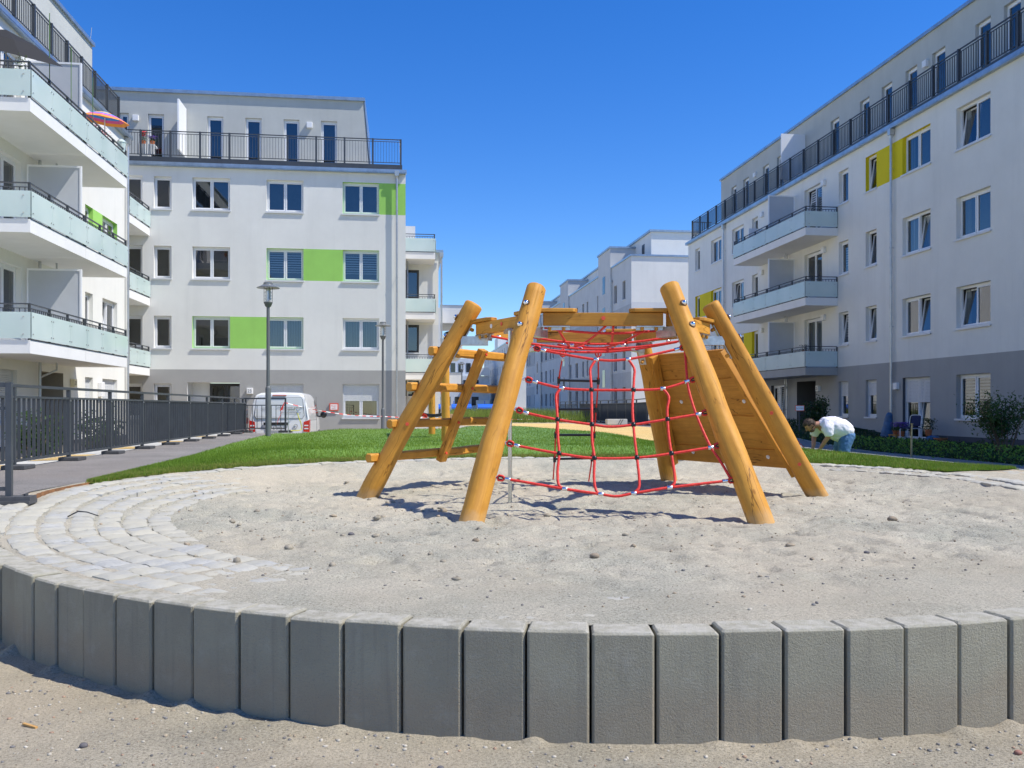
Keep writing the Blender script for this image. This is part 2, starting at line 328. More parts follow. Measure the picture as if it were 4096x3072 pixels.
    def leaves(s,n,pf,size,flat=0):
        V=[];F=[]
        for i in range(n):
            p=Vector(pf()); q=size*random.uniform(.6,1.3)
            d=Vector((random.gauss(0,1),random.gauss(0,1),random.gauss(0,1)*(1-flat))).normalized(); e=d.orthogonal().normalized()
            e=(Matrix.Rotation(random.random()*6.28,3,d)@e); h=d.cross(e)
            b=len(V); V+= [tuple(p-e*q*.5),tuple(p+h*q*.28),tuple(p+e*q*.5),tuple(p-h*q*.28)]; F.append((b,b+1,b+2,b+3))
        s.add(V,F)
    def build(s,name,mats,parent=None,smooth=False,bev=0):
        if not isinstance(mats,(list,tuple)): mats=[mats]
        me=bpy.data.meshes.new(name); o=Vector((0,0,0)); 
        if parent is not None: o=OFF.get(parent.name,Vector((0,0,0)))
        vs=s.v if o.length==0 else [(x-o.x,y-o.y,z-o.z) for x,y,z in s.v]
        me.from_pydata(vs,[],s.f)
        for m in mats: me.materials.append(m)
        if len(mats)>1: me.polygons.foreach_set('material_index',s.m)
        if s.hasuv:
            l=me.uv_layers.new(name='UVMap'); l.data.foreach_set('uv',[c for u in s.uv for p in u for c in p])
        if smooth:
            me.polygons.foreach_set('use_smooth',[True]*len(s.f))
            if smooth!='all' and hasattr(me,'set_sharp_from_angle'): me.set_sharp_from_angle(angle=R(40 if smooth is True else smooth))
        me.update()
        ob=bpy.data.objects.new(name,me); COL.objects.link(ob)
        if parent is not None: ob.parent=parent; OFF[ob.name]=o
        if bev: 
            b=ob.modifiers.new('bevel','BEVEL'); b.width=bev; b.segments=2; b.limit_method='ANGLE'
        return ob
def tag(o,label=None,cat=None,group=None,kind=None):
    for k,v in (('label',label),('category',cat),('group',group),('kind',kind)):
        if v: o[k]=v
    return o
def thing(name,loc,label,cat,group=None):
    o=bpy.data.objects.new(name,None); COL.objects.link(o); o.location=loc; o.empty_display_size=.2; OFF[o.name]=Vector(loc); return tag(o,label,cat,group)
def copy_tree(o,parent=None):
    c=o.copy(); COL.objects.link(c)
    if parent is not None: c.parent=parent
    for ch in list(o.children): copy_tree(ch,c)
    return c
def text(s,size,M,mat,parent,name='lettering',ext=.002,align='CENTER'):
    cu=bpy.data.curves.new(name,'FONT'); cu.body=s; cu.size=size; cu.extrude=ext; cu.align_x=align; cu.align_y='CENTER'
    ob=bpy.data.objects.new(name,cu); COL.objects.link(ob); bpy.context.view_layer.update()
    me=bpy.data.meshes.new_from_object(ob.evaluated_get(bpy.context.evaluated_depsgraph_get())); COL.objects.unlink(ob); bpy.data.objects.remove(ob)
    o=OFF.get(parent.name,Vector((0,0,0))) if parent else Vector((0,0,0))
    me.transform(Matrix.Translation(-o)@M); me.materials.clear(); me.materials.append(mat)
    n=bpy.data.objects.new(name,me); COL.objects.link(n)
    if parent: n.parent=parent
    return n
def frame(o,x,y,z):  # matrix from origin and axes
    x,y,z=Vector(x),Vector(y),Vector(z); M=Matrix.Identity(4)
    for i in range(3): M[i][0]=x[i];M[i][1]=y[i];M[i][2]=z[i];M[i][3]=o[i]
    return M
def ss(a,b,x): t=min(1,max(0,(x-a)/(b-a))); return t*t*(3-2*t)
# ------------------------------------------------------------------ terrain
PC=(1.84,9.0); PR=5.42
def fbm(x,y,s,o=4,z=0.):
    v=0;a=1;t=0
    for i in range(o): v+=a*mn.noise((x*s,y*s,z+i*7.3)); t+=a; a*=.5; s*=2.03
    return v/t
def lawnleft(y): return -3.5-.03*(y-12)
def ground(x,y):
    r=math.hypot(x-PC[0],y-PC[1])
    F=ss(6.5,7.9,y)
    h=.62+.03*ss(-3.4,-4.4,x)
    th=math.degrees(math.atan2(y-PC[1],x-PC[0]))
    md=.14*ss(5.5,6.5,r)*ss(-3.45,-1.8,x)*ss(8.5,12,y)*(ss(22,50,th) if x>PC[0] else 1)
    h+=md*(1-.45*ss(30,36,y))
    fr=ss(6.55,7.6,r)*ss(4.8,6.5,x)*(1-ss(18,24,y)); h=h*(1-fr)+(.41+.09*ss(8.6,9.1,x))*fr
    fr=ss(10.0,12,x)*(1-ss(26,33,y)); h=h*(1-fr)+.3*fr
    fl=ss(-5.6,-6.6,x); h=h*(1-fl)+.12*fl
    fb=ss(27.9,29.1,y)*(1-ss(.5,2.5,x)); h=h*(1-fb)
    s=.819*(x+2.6)+.574*(y-5.89)
    if x<-2.25 and s>0 and y<9.2:
        hl=.472+.15*ss(6,10,y); q=ss(8.0,9.2,y); return (hl*(1-q)+h*q)*ss(.08,.3,s)
    return h*F
def sand_h(x,y):
    r=math.hypot(x-PC[0],y-PC[1])
    rim=ss(3.9,5.3,r); yy=ss(6,10,y)
    base=.452+rim*(.022*(1-yy)+.175*yy)
    amp=1-ss(3.6,4.8,r)*(1-.35*yy)
    d=.05*fbm(x,y,1.5,4)+.04*fbm(x+9,y*1.25,4.2,4,3.)+.016*fbm(x,y*1.2,13,3,8.)
    n=mn.noise((x*3.1,y*3.6,5.)); d-=.045*ss(.12,.5,n)
    d-=.02*ss(.15,.5,mn.noise((x*8.1,y*8.6,2.)))
    return base+d*(.12+.88*amp)
def grid(xs,ys,fz,name,mats,fm=None,smooth=True,mask=None):
    nx,ny=len(xs),len(ys); V=[(x,y,fz(x,y)) for y in ys for x in xs]; F=[];Mi=[]
    for j in range(ny-1):
        for i in range(nx-1):
            cx=(xs[i]+xs[i+1])/2; cy=(ys[j]+ys[j+1])/2
            if mask and not mask(cx,cy): continue
            F.append((j*nx+i,j*nx+i+1,(j+1)*nx+i+1,(j+1)*nx+i)); Mi.append(fm(cx,cy) if fm else 0)
    me=bpy.data.meshes.new(name); me.from_pydata(V,[],F)
    for m in mats: me.materials.append(m)
    me.polygons.foreach_set('material_index',Mi); me.polygons.foreach_set('use_smooth',[smooth]*len(F))
    ob=bpy.data.objects.new(name,me); COL.objects.link(ob); return ob
def gz(x,y):
    r=math.hypot(x-PC[0],y-PC[1])
    if r<5.3: return ground(x,y)*0-.35
    s=.819*(x+2.6)+.574*(y-5.89)
    if x<-2.25 and s<.42 and y<7.9: return -.006
    z=ground(x,y)
    return z-.006
xs=[-900,-300,-120,-60,-30]+list(np.arange(-14,19.01,.3))+[24,40,80,200,900]; ys=[-60,-20,-5]+list(np.arange(0,44,.3))+[48,56,70,100,200,400,1200]
g=grid(xs,ys,gz,'ground',[GRAVEL]); g['kind']='structure'
def fz(x,y):
    d=.012*fbm(x,y,2.5,4)+.008*fbm(x,y,9,3)
    r=math.hypot(x-PC[0],y-PC[1]); th=math.atan2(y-PC[1],x-PC[0])
    k=(th/(.281/PR))%1; k=min(k,1-k)   # little sand cones in front of the joints
    hgt=max(0,.016+.085*mn.noise((th*23.7,0,1.)))
    d+=hgt*max(0,1-math.hypot(k*.281/.1,(r-PR-.005)/.1))*(r>PR-.08)
    d-=.006*ss(.25,.0,abs(r-PR))
    return d+.002
fg=grid(list(np.arange(-4.2,4.6,.022)),list(np.arange(1.9,6.4,.03)),fz,'ground_foreground',[GRAVEL],mask=lambda x,y:math.hypot(x-PC[0],y-PC[1])>5.3)
fg.name='ground_gravel'; fg['kind']='structure'
sd=grid(list(np.arange(PC[0]-5.3,PC[0]+5.3,.03)),list(np.arange(PC[1]-5.3,PC[1]+5.3,.03)),sand_h,'sand',[SAND],mask=lambda x,y:math.hypot(x-PC[0],y-PC[1])<5.27)
sd['kind']='structure'
# cobbles
def exposed(r,th):
    d=math.degrees(th)%360
    left=ss(146,158,d)*(1-ss(226,250,d)); back=(ss(14,24,d)*(1-ss(150,160,d)))
    right=(1-ss(20,40,d))+ss(340,355,d)
    inner=4.0+.25*ss(190,235,d)
    e=-.03
    if left>0: e=max(e,-.03+left*(.045 if r>inner else .045-(inner-r)*.25))
    if back>0: e=max(e,-.03+back*(.045 if r>5.0 else -.06))
    if right>0: e=max(e,-.03+right*(.04 if r>4.8 else -.02))
    return e
mb=MB()
rows=[(4.0+i*.205,4.0+i*.205+.185) for i in range(19)]
for (r0,r1) in rows:
    n=int(2*PI*(r0+r1)/2/.2); ph=random.random()
    for k in range(n):
        w_=.5-.014+random.uniform(-.01,.008)
        ta=(k+ph-w_)/n*2*PI; tb=(k+ph+w_)/n*2*PI; tm=(ta+tb)/2
        if r0>5.1:
            dg=math.degrees(tm)%360; yy_=PC[1]+(r0+.1)*math.sin(tm); xx_=PC[0]+(r0+.1)*math.cos(tm)
            if not((dg<13 or dg>352) or (176<dg<222 and yy_<8.32 and .819*(xx_+2.6)+.574*(yy_-5.89)>.16)): continue
        if r0+.1<4.4 and not(140<math.degrees(tm)%360<255): continue
        ja=[random.uniform(-.012,.012) for _ in range(4)]
        e=(exposed((r0+r1)/2,tm) if r0<5.1 else .02)+random.uniform(-.011,.004)
        if 250<math.degrees(tm)%360<345 and r0>4.6: e=-.012+random.uniform(-.01,.006)+.012*mn.noise((math.cos(tm)*9,math.sin(tm)*9,r0*5))
        if e<-.024: continue
        G=6; V=[]
        for j in range(G+1):
            for i in range(G+1):
                a=ta+(tb-ta)*i/G; rr=r0+(r1-r0)*j/G+ja[0]*(i/G)+ja[1]*(1-i/G)
                ed=max(abs(i/G-.5),abs(j/G-.5))*2
                x=PC[0]+rr*math.cos(a); y=PC[1]+rr*math.sin(a)
                z=.452+ss(3.9,5.3,(r0+r1)/2)*((.022*(1-ss(6,10,y))+.175*ss(6,10,y)) if (r0<5.1 or x>0) else .175)+(e if r0<5.1 else e-.03+(.0 if x>0 else ground(x,y)-.627+.03))-.012*ss(.8,1,ed)+.010*mn.noise((x*9,y*9,1))+.007*mn.noise((x*34,y*34,3))
                V.append((x,y,z))
        nb=len(V); F=[(j*(G+1)+i,j*(G+1)+i+1,(j+1)*(G+1)+i+1,(j+1)*(G+1)+i) for j in range(G) for i in range(G)]
        rim_=[i for i in range(G+1)]+[j*(G+1)+G for j in range(1,G+1)]+[G*(G+1)+i for i in range(G-1,-1,-1)]+[j*(G+1) for j in range(G-1,0,-1)]
        V+=[(V[q][0],V[q][1],V[q][2]-.08) for q in rim_]; L=len(rim_)
        F+=[(rim_[(q+1)%L],rim_[q],nb+q,nb+(q+1)%L) for q in range(L)]
        mb.add(V,F)
cb=mb.build('cobble_paving',COBBLE,smooth=50); cb['kind']='structure'
# rim between the cobbles and the surrounding ground
V=[];F=[];NRm=160
for i in range(NRm+1):
    th=R(-25+240*i/NRm)
    for j,r in enumerate((5.1,5.2,5.32,5.5,5.75,6.05)):
        x=PC[0]+r*math.cos(th); y=PC[1]+r*math.sin(th); k=ss(5.15,5.6,r)
        V.append((x,y,(.452+.022*(1-ss(6,10,y))+.175*ss(6,10,y)-.012)*(1-k)+(ground(x,y)+.003)*k-.02*(j==5)))
for i in range(NRm):
    for j in range(5): a=i*6+j; F.append((a,a+1,a+7,a+6))
mb=MB(); mb.add(V,[f[::-1] for f in F]); q_=mb.build('sand_rim',SAND,smooth='all'); q_['kind']='structure'
# lawn
LP=[(7.0,10.35),(7.41,10.3),(8.1,10.7),(9.05,11.6),(9.05,15.5),(8.4,16.3),(7.2,17.2),(6.5,19.3),(5.6,22.5),(4.7,28),(3.9,33),(1.5,32.5),(0,30.5),(-1.2,28.4),(-4.05,28.2),(-3.8,20),(-3.55,15),(-3.47,11.5),(-3.42,9.9)]
def raypoly(th):
    dx,dy=math.cos(th),math.sin(th); best=6
    for i in range(len(LP)-1):
        (ax,ay),(bx,by)=LP[i],LP[i+1]; ax-=PC[0];bx-=PC[0];ay-=PC[1];by-=PC[1]
        ex,ey=bx-ax,by-ay; den=dx*ey-dy*ex
        if abs(den)<1e-9: continue
        t=(ax*ey-ay*ex)/den; u=(ax*dy-ay*dx)/den
        if t>0 and -1e-6<=u<=1+1e-6: best=t
    return best
t0=math.atan2(LP[0][1]-PC[1],LP[0][0]-PC[0]); t1=math.atan2(LP[-1][1]-PC[1],LP[-1][0]-PC[0])
NT,NR=150,44; V=[];F=[]
for i in range(NT+1):
    th=t0+(t1-t0)*i/NT; ro=max(raypoly(th),5.3)
    for j in range(NR+1):
        q=(j/NR)**1.5; r=5.22+(ro-5.22)*q; x=PC[0]+r*math.cos(th); y=PC[1]+r*math.sin(th); V.append((x,y,ground(x,y)+.012+.01*fbm(x,y,2,2)))
for i in range(NT):
    for j in range(NR): a=i*(NR+1)+j; F.append((a,a+1,a+NR+2,a+NR+1))
mb=MB(); mb.add(V,[f[::-1] for f in F]); lw=mb.build('lawn',GRASSS,smooth='all'); lw['kind']='structure'
# grass blades
rng=np.random.default_rng(3)
def blades(n,sampler,hmin,hmax,wd,name,mat,label):
    V=np.zeros((n*3,3)); c=0
    while c<n:
        p=sampler()
        if p is None: continue
        x,y=p; z=ground(x,y)+.008; a=rng.random()*6.28; h=rng.uniform(hmin,hmax); l=h*rng.uniform(.1,.6); b=rng.random()*6.28
        dx,dy=math.cos(a)*wd,math.sin(a)*wd
        V[c*3]=(x-dx,y-dy,z);V[c*3+1]=(x+dx,y+dy,z);V[c*3+2]=(x+math.cos(b)*l,y+math.sin(b)*l,z+h); c+=1
    me=bpy.data.meshes.new(name); me.vertices.add(n*3); me.vertices.foreach_set('co',V.ravel()); me.loops.add(n*3); me.loops.foreach_set('vertex_index',np.arange(n*3)); me.polygons.add(n); me.polygons.foreach_set('loop_start',np.arange(n)*3)
    me.update(calc_edges=True); me.validate(); me.materials.append(mat); o=bpy.data.objects.new(name,me); COL.objects.link(o)
    return tag(o,label,'grass',kind='stuff')
def lawn_s():
    th=t0+(t1-t0)*rng.random(); ro=raypoly(th)
    if ro<5.35: return None
    q=rng.random()**1.25; r=5.24+(ro-5.24)*q
    x,y=PC[0]+r*math.cos(th),PC[1]+r*math.sin(th)
    return (x,y)
blades(230000,lawn_s,.018,.05,.004,'grass',GRASSB,'short bright green grass of the lawn behind the sandpit')
def dry_s():
    th=t0+(t1-t0)*rng.random(); ro=raypoly(th); r=5.22+abs(rng.normal())*.28
    if th<R(55) : r=5.22+rng.random()*1.8
    if r>ro: return None
    return (PC[0]+r*math.cos(th),PC[1]+r*math.sin(th))
blades(30000,dry_s,.02,.06,.004,'dry_grass',DRYG,'yellowish thin grass along the rim of the sandpit')
# paths
def strip(name,Lp,Rp,mat,dz,sub=10,cross=3):
    mb=MB();V=[];n=0
    pts=[]
    for i in range(len(Lp)-1):
        for k in range(sub):
            t=k/sub; pts.append(((Lp[i][0]*(1-t)+Lp[i+1][0]*t,Lp[i][1]*(1-t)+Lp[i+1][1]*t),(Rp[i][0]*(1-t)+Rp[i+1][0]*t,Rp[i][1]*(1-t)+Rp[i+1][1]*t)))
    pts.append((Lp[-1],Rp[-1]))
    for l,r in pts:
        for c in range(cross+1):
            t=c/cross; x=l[0]*(1-t)+r[0]*t; y=l[1]*(1-t)+r[1]*t; V.append((x,y,ground(x,y)+dz))
    m=cross+1; F=[(i*m+c,i*m+c+1,(i+1)*m+c+1,(i+1)*m+c) for i in range(len(pts)-1) for c in range(cross)]
    mb.add(V,F); o=mb.build(name,mat,smooth='all'); o['kind']='structure'; return o
strip('path',[(-5.06,8.3),(-5.06,9),(-5.06,10),(-5.06,10.6),(-5.06,28.3)],[(-3.58,8.3),(-3.61,9),(-3.53,10),(-3.38,10.6),(-3.9,28.3)],ASPH,.004,25)
strip('pavement_edge',[(-5.62,7.2),(-5.62,28.3)],[(-5.06,7.2),(-5.06,28.3)],EDGE,.004,60)
for i,(a,b) in enumerate([(9.2,10.2),(11.6,12.7),(13.6,15.4),(17.2,18.4),(20.5,21.4),(24,25)]):
    strip('pavement_marking',[(-5.5,a),(-5.5,b)],[(-5.1,a+.25),(-5.12,b)],YPATH,.009,3)
strip('yellow_path',[(9.0,16.6),(7.9,17.2),(6.5,19.3),(5.6,22.5),(4.7,28),(4.1,33.6),(2.6,35.3),(-4,36)],[(9.1,18.0),(8.8,18.6),(8.3,20),(8.3,25),(8.4,29),(8.3,35),(7.4,39.5),(-4,41.5)],YPATH,.012,10,6)
strip('gravel_strip',[(-4,32.5),(1.5,32.6),(3.9,33.05)],[(-4,36.1),(2.6,35.4),(4.05,33.6)],COBBLE,.008,8)
strip('fence_path',[(8.32,18),(8.38,35),(8.4,46)],[(9.75,18),(9.9,35),(9.9,46)],ASPH,.006,30)
strip('footpath',[(9.15,9),(9.13,23)],[(9.95,9),(9.97,25)],ASPH,.01,30)
mb=MB()
for k in range(14):
    y=8+k*1.0; mb.box((9.05,y,.1),(9.14,y+.985,ground(9.1,y+.5)+.035))
o=mb.build('kerb_edging',EDGE); o['kind']='structure'
# palisade
root=thing('palisade_wall',(PC[0],PC[1]-PR,0),'low curved retaining wall of upright grey concrete blocks around the sandpit front','wall')
def pal_block(th,hh,tw,rr,jig):
    W=.135; D=.17; ch=.009; r0=PR
    pts=[]
    c=[(-W+ch,0),(W-ch,0),(W,-ch),(W-.004,-D),(-W+.004,-D),(-W,-ch)] # local (tangent, radial outward=0 at face)
    def P(a,b,z,s=0):
        ca,sa=math.cos(th),math.sin(th); tx,ty=-sa,ca; a=a*(1-s*.05)
        rad=r0+jig+b+tw*a
        return (PC[0]+rad*ca+tx*a,PC[1]+rad*sa+ty*a,z)
    V=[P(a,b,-.12) for a,b in c]+[P(a,b,hh-.011) for a,b in c]+[P(a*(1-.01/W),b-.011 if b>-.1 else b+.01,hh) for a,b in c]
    n=6; F=[(i,(i+1)%n,n+(i+1)%n,n+i) for i in range(n)]+[(n+i,n+(i+1)%n,2*n+(i+1)%n,2*n+i) for i in range(n)]+[tuple(range(2*n,3*n))]
    m=MB(); m.add(V,F); return m
# keep joints where the foreground cones are: th = k*pitch
pitch=.281/PR
for k in range(-54,-10):
    th=(k+.5)*pitch
    if not(-146<math.degrees(th)<-35): continue
    m=pal_block(th,.483+random.uniform(-.007,.007),random.uniform(-.018,.018),0,random.uniform(-.008,.008))
    b=m.build('concrete_block',CONC,root,bev=.0025)
PC0,PR0=PC,PR
for k in range(7):
    # straight continuation to the left, tangent to the curve
    th=R(-146.3); PC=(PC0[0]-.574*(.14+.281*k),PC0[1]+.819*(.14+.281*k)); m=pal_block(th,.483,0,0,0); m.build('concrete_block',CONC,root,bev=.0025)
PC=PC0
# ------------------------------------------------------------------ buildings
class Fac:
    def __init__(s,P,U,Nn): s.M=frame(P,U,Nn,(0,0,1)); s.U=Vector(U); s.N=Vector(Nn); s.P=Vector(P)
def wall(fac,b,u0,u1,z0,z1,ops,mats,matfn,depth=.2,name='wall',extra=()):
    mb=MB(); mb.M=fac.M
    us={u0,u1}; zs={z0,z1}
    for o in ops: us|={o[0],o[1]}; zs|={o[2],o[3]}
    for e in extra: us|={e[0],e[1]}; zs|={e[2],e[3]}
    us=sorted(u for u in us if u0<=u<=u1); zs=sorted(z for z in zs if z0<=z<=z1)
    for i in range(len(us)-1):
        for j in range(len(zs)-1):
            a,c,d,e=us[i],us[i+1],zs[j],zs[j+1]; mu,mz=(a+c)/2,(d+e)/2
            if c-a<1e-6 or e-d<1e-6 or any(o[0]<mu<o[1] and o[2]<mz<o[3] for o in ops): continue
            mb.mi=matfn(mu,mz); mb.quad((a,0,d),(c,0,d),(c,0,e),(a,0,e))
    for o in ops:
        a,c,d,e=o[:4]; mb.mi=o[4] if len(o)>4 and o[4] is not None else matfn((a+c)/2,d-.01); q=-depth if len(o)<6 else -o[5]
        mb.quad((a,0,d),(a,q,d),(a,q,e),(a,0,e)); mb.quad((c,0,d),(c,0,e),(c,q,e),(c,q,d))
        mb.quad((a,0,e),(a,q,e),(c,q,e),(c,0,e)); mb.quad((a,0,d),(c,0,d),(c,q,d),(a,q,d))
    return mb.build(name,mats,b)
def window(fac,b,u0,u1,z0,z1,n=2,tilt=None,shut=0,curt=None,sill=True,fm=None,dp=.2,simple=False,name='window',door=False,seg=None):
    fm=fm or UPVC; mb=MB(); mb.M=fac.M; d0,d1=-dp-.01,-dp+.06; g=.002
    fw=.05; bt=.085 if not door else .11
    a,c,e,f=u0+g,u1-g,z0+g,z1-g
    mb.box((a,d0,e),(a+fw,d1,f)); mb.box((c-fw,d0,e),(c,d1,f)); mb.box((a+fw,d0,f-fw-.03),(c-fw,d1,f)); mb.box((a+fw,d0,e),(c-fw,d1,e+bt*.55))
    iu0,iu1,iz0,iz1=a+fw,c-fw,e+bt*.55,f-fw-.03
    casements=[(iu0,iu1)] if n==1 else [(iu0,(iu0+iu1)/2-.018),((iu0+iu1)/2+.018,iu1)]
    if n==2: mb.box(((iu0+iu1)/2-.018,d0,iz0),((iu0+iu1)/2+.018,d1,iz1))
    panes=[]
    for i,(p,q) in enumerate(casements):
        if simple or tilt==i: 
            if tilt!=i: panes.append((p,q,iz0,iz1))
            continue
        s=.045; D0,D1=-dp+.0,-dp+.075
        mb.box((p+.004,D0,iz0+.004),(p+s,D1,iz1-.004)); mb.box((q-s,D0,iz0+.004),(q-.004,D1,iz1-.004)); mb.box((p+s,D0,iz1-s),(q-s,D1,iz1-.004)); mb.box((p+s,D0,iz0+.004),(q-s,D1,iz0+s+.01))
        panes.append((p+s,q-s,iz0+s+.01,iz1-s))
    mb.mi=1
    r=-dp-.38
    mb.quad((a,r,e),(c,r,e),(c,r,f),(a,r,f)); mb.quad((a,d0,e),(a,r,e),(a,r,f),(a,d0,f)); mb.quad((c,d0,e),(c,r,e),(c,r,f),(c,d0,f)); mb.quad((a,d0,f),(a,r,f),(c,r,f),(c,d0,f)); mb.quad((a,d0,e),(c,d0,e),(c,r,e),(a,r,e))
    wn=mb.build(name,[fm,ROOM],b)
    if simple:
        mb=MB(); mb.M=fac.M
        for p in panes: mb.quad((p[0],-dp+.02,p[3]),(p[1],-dp+.02,p[3]),(p[1],-dp+.02,p[2]),(p[0],-dp+.02,p[2]))
        mb.build('pane',GLASS,wn)
    else:
        for p in panes:
            mb=MB(); mb.M=fac.M; y=-dp+.045; mb.quad((p[0],y,p[3]),(p[1],y,p[3]),(p[1],y,p[2]),(p[0],y,p[2])); mb.build('pane',GLASS,wn)
        if tilt is not None:
            p,q=casements[min(tilt,len(casements)-1)]; h=iz1-iz0; an=.16/h; s=.045
            T=fac.M@Matrix.Translation((0,-dp+.03,iz0))@Matrix.Rotation(an,4,'X')
            mb=MB(); mb.M=T; mb.box((p+.004,-.03,.004),(p+s,.03,h-.01)); mb.box((q-s,-.03,.004),(q-.004,.03,h-.01)); mb.box((p+s,-.03,h-s-.01),(q-s,.03,h-.01)); mb.box((p+s,-.03,.004),(q-s,.03,s+.01))
            sh=mb.build('tilted_sash',fm,wn); mb=MB(); mb.M=T; mb.quad((p+s,0,h-s),(q-s,0,h-s),(q-s,0,s),(p+s,0,s)); mb.build('pane',GLASS,wn)
    if sill:
        mb=MB(); mb.M=fac.M; mb.box((u0-.04,-dp+.06,z0-.028),(u1+.04,.055,z0-.001)); mb.box((u0-.04,.04,z0-.06),(u1+.04,.056,z0-.0285)); mb.build('sill',SILL,wn)
    if shut:
        mb=MB(); mb.M=fac.M; zt=z1-.003; zb=z1-(z1-z0)*shut; k=int((zt-zb)/.05)
        for i in range(k+1):
            za=zt-(i+1)*(zt-zb)/(k+1); mb.box((u0+.03,-dp+.065,za+.004),(u1-.03,-dp+.085,za+(zt-zb)/(k+1)-.002))
        mb.box((u0+.004,-dp+.06,z0),(u0+.035,-dp+.1,zt)); mb.box((u1-.035,-dp+.06,z0),(u1-.004,-dp+.1,zt))
        mb.build('roller_shutter',BLIND,wn)
    if curt:
        mb=MB(); mb.M=fac.M
        if curt=='blind':
            z=z1-.12
            while z>z0+(z1-z0)*.28: mb.box((u0+.09,-dp-.09,z-.055),(u1-.09,-dp-.085,z)); z-=.098
            mb.build('striped_blind',BLIND,wn)
        else:
            zl=z0+.06 if curt!='half' else z0+(z1-z0)*.1
            n_=24
            for rng_ in ([(u0+.07,u1-.07)] if curt!='side' else [(u0+.07,u0+.3),(u1-.3,u1-.07)]):
                V=[]
                for i in range(n_+1):
                    t=i/n_; u=rng_[0]+(rng_[1]-rng_[0])*t; d=-dp-.1+.02*math.sin(i*2.4)
                    V+=[(u,d,zl),(u,d,z1-.09)]
                mb=MB(); mb.M=fac.M; mb.add(V,[(2*i,2*i+2,2*i+3,2*i+1) for i in range(n_)])
                mb.build('net_curtain',CURT,wn)
    return wn
def railing(fac,b,u0,u1,d,z0,h,pitch,bar,name='terrace_railing',post_w=.05,ends=None,mid=.12,bw=.012):
    mb=MB(); mb.M=fac.M
    mb.box((u0,d-.02,z0+h-.035),(u1,d+.02,z0+h)); mb.box((u0,d-.014,z0+h-mid),(u1,d+.014,z0+h-mid+.022)); mb.box((u0,d-.014,z0+.07),(u1,d+.014,z0+.095))
    u=u0+bar
    while u<u1-.02: mb.box((u-bw/2,d-.012,z0+.096),(u+bw/2,d+.012,z0+h-mid-.001)); u+=bar
    r=mb.build(name,ANTH,b)
    n=max(1,round((u1-u0)/pitch))
    for i in range(n+1):
        u=u0+(u1-u0)*i/n; mb=MB(); mb.M=fac.M; mb.box((u-.035,d-.045,z0-.03),(u+.035,d+.045,z0+h+.004) if ends is None else (u+.035,d+.045,z0+h+.004)); mb.build('post',ANTH,r)
    return r
def slat_box(fac,mb,*a): mb.box(*a)
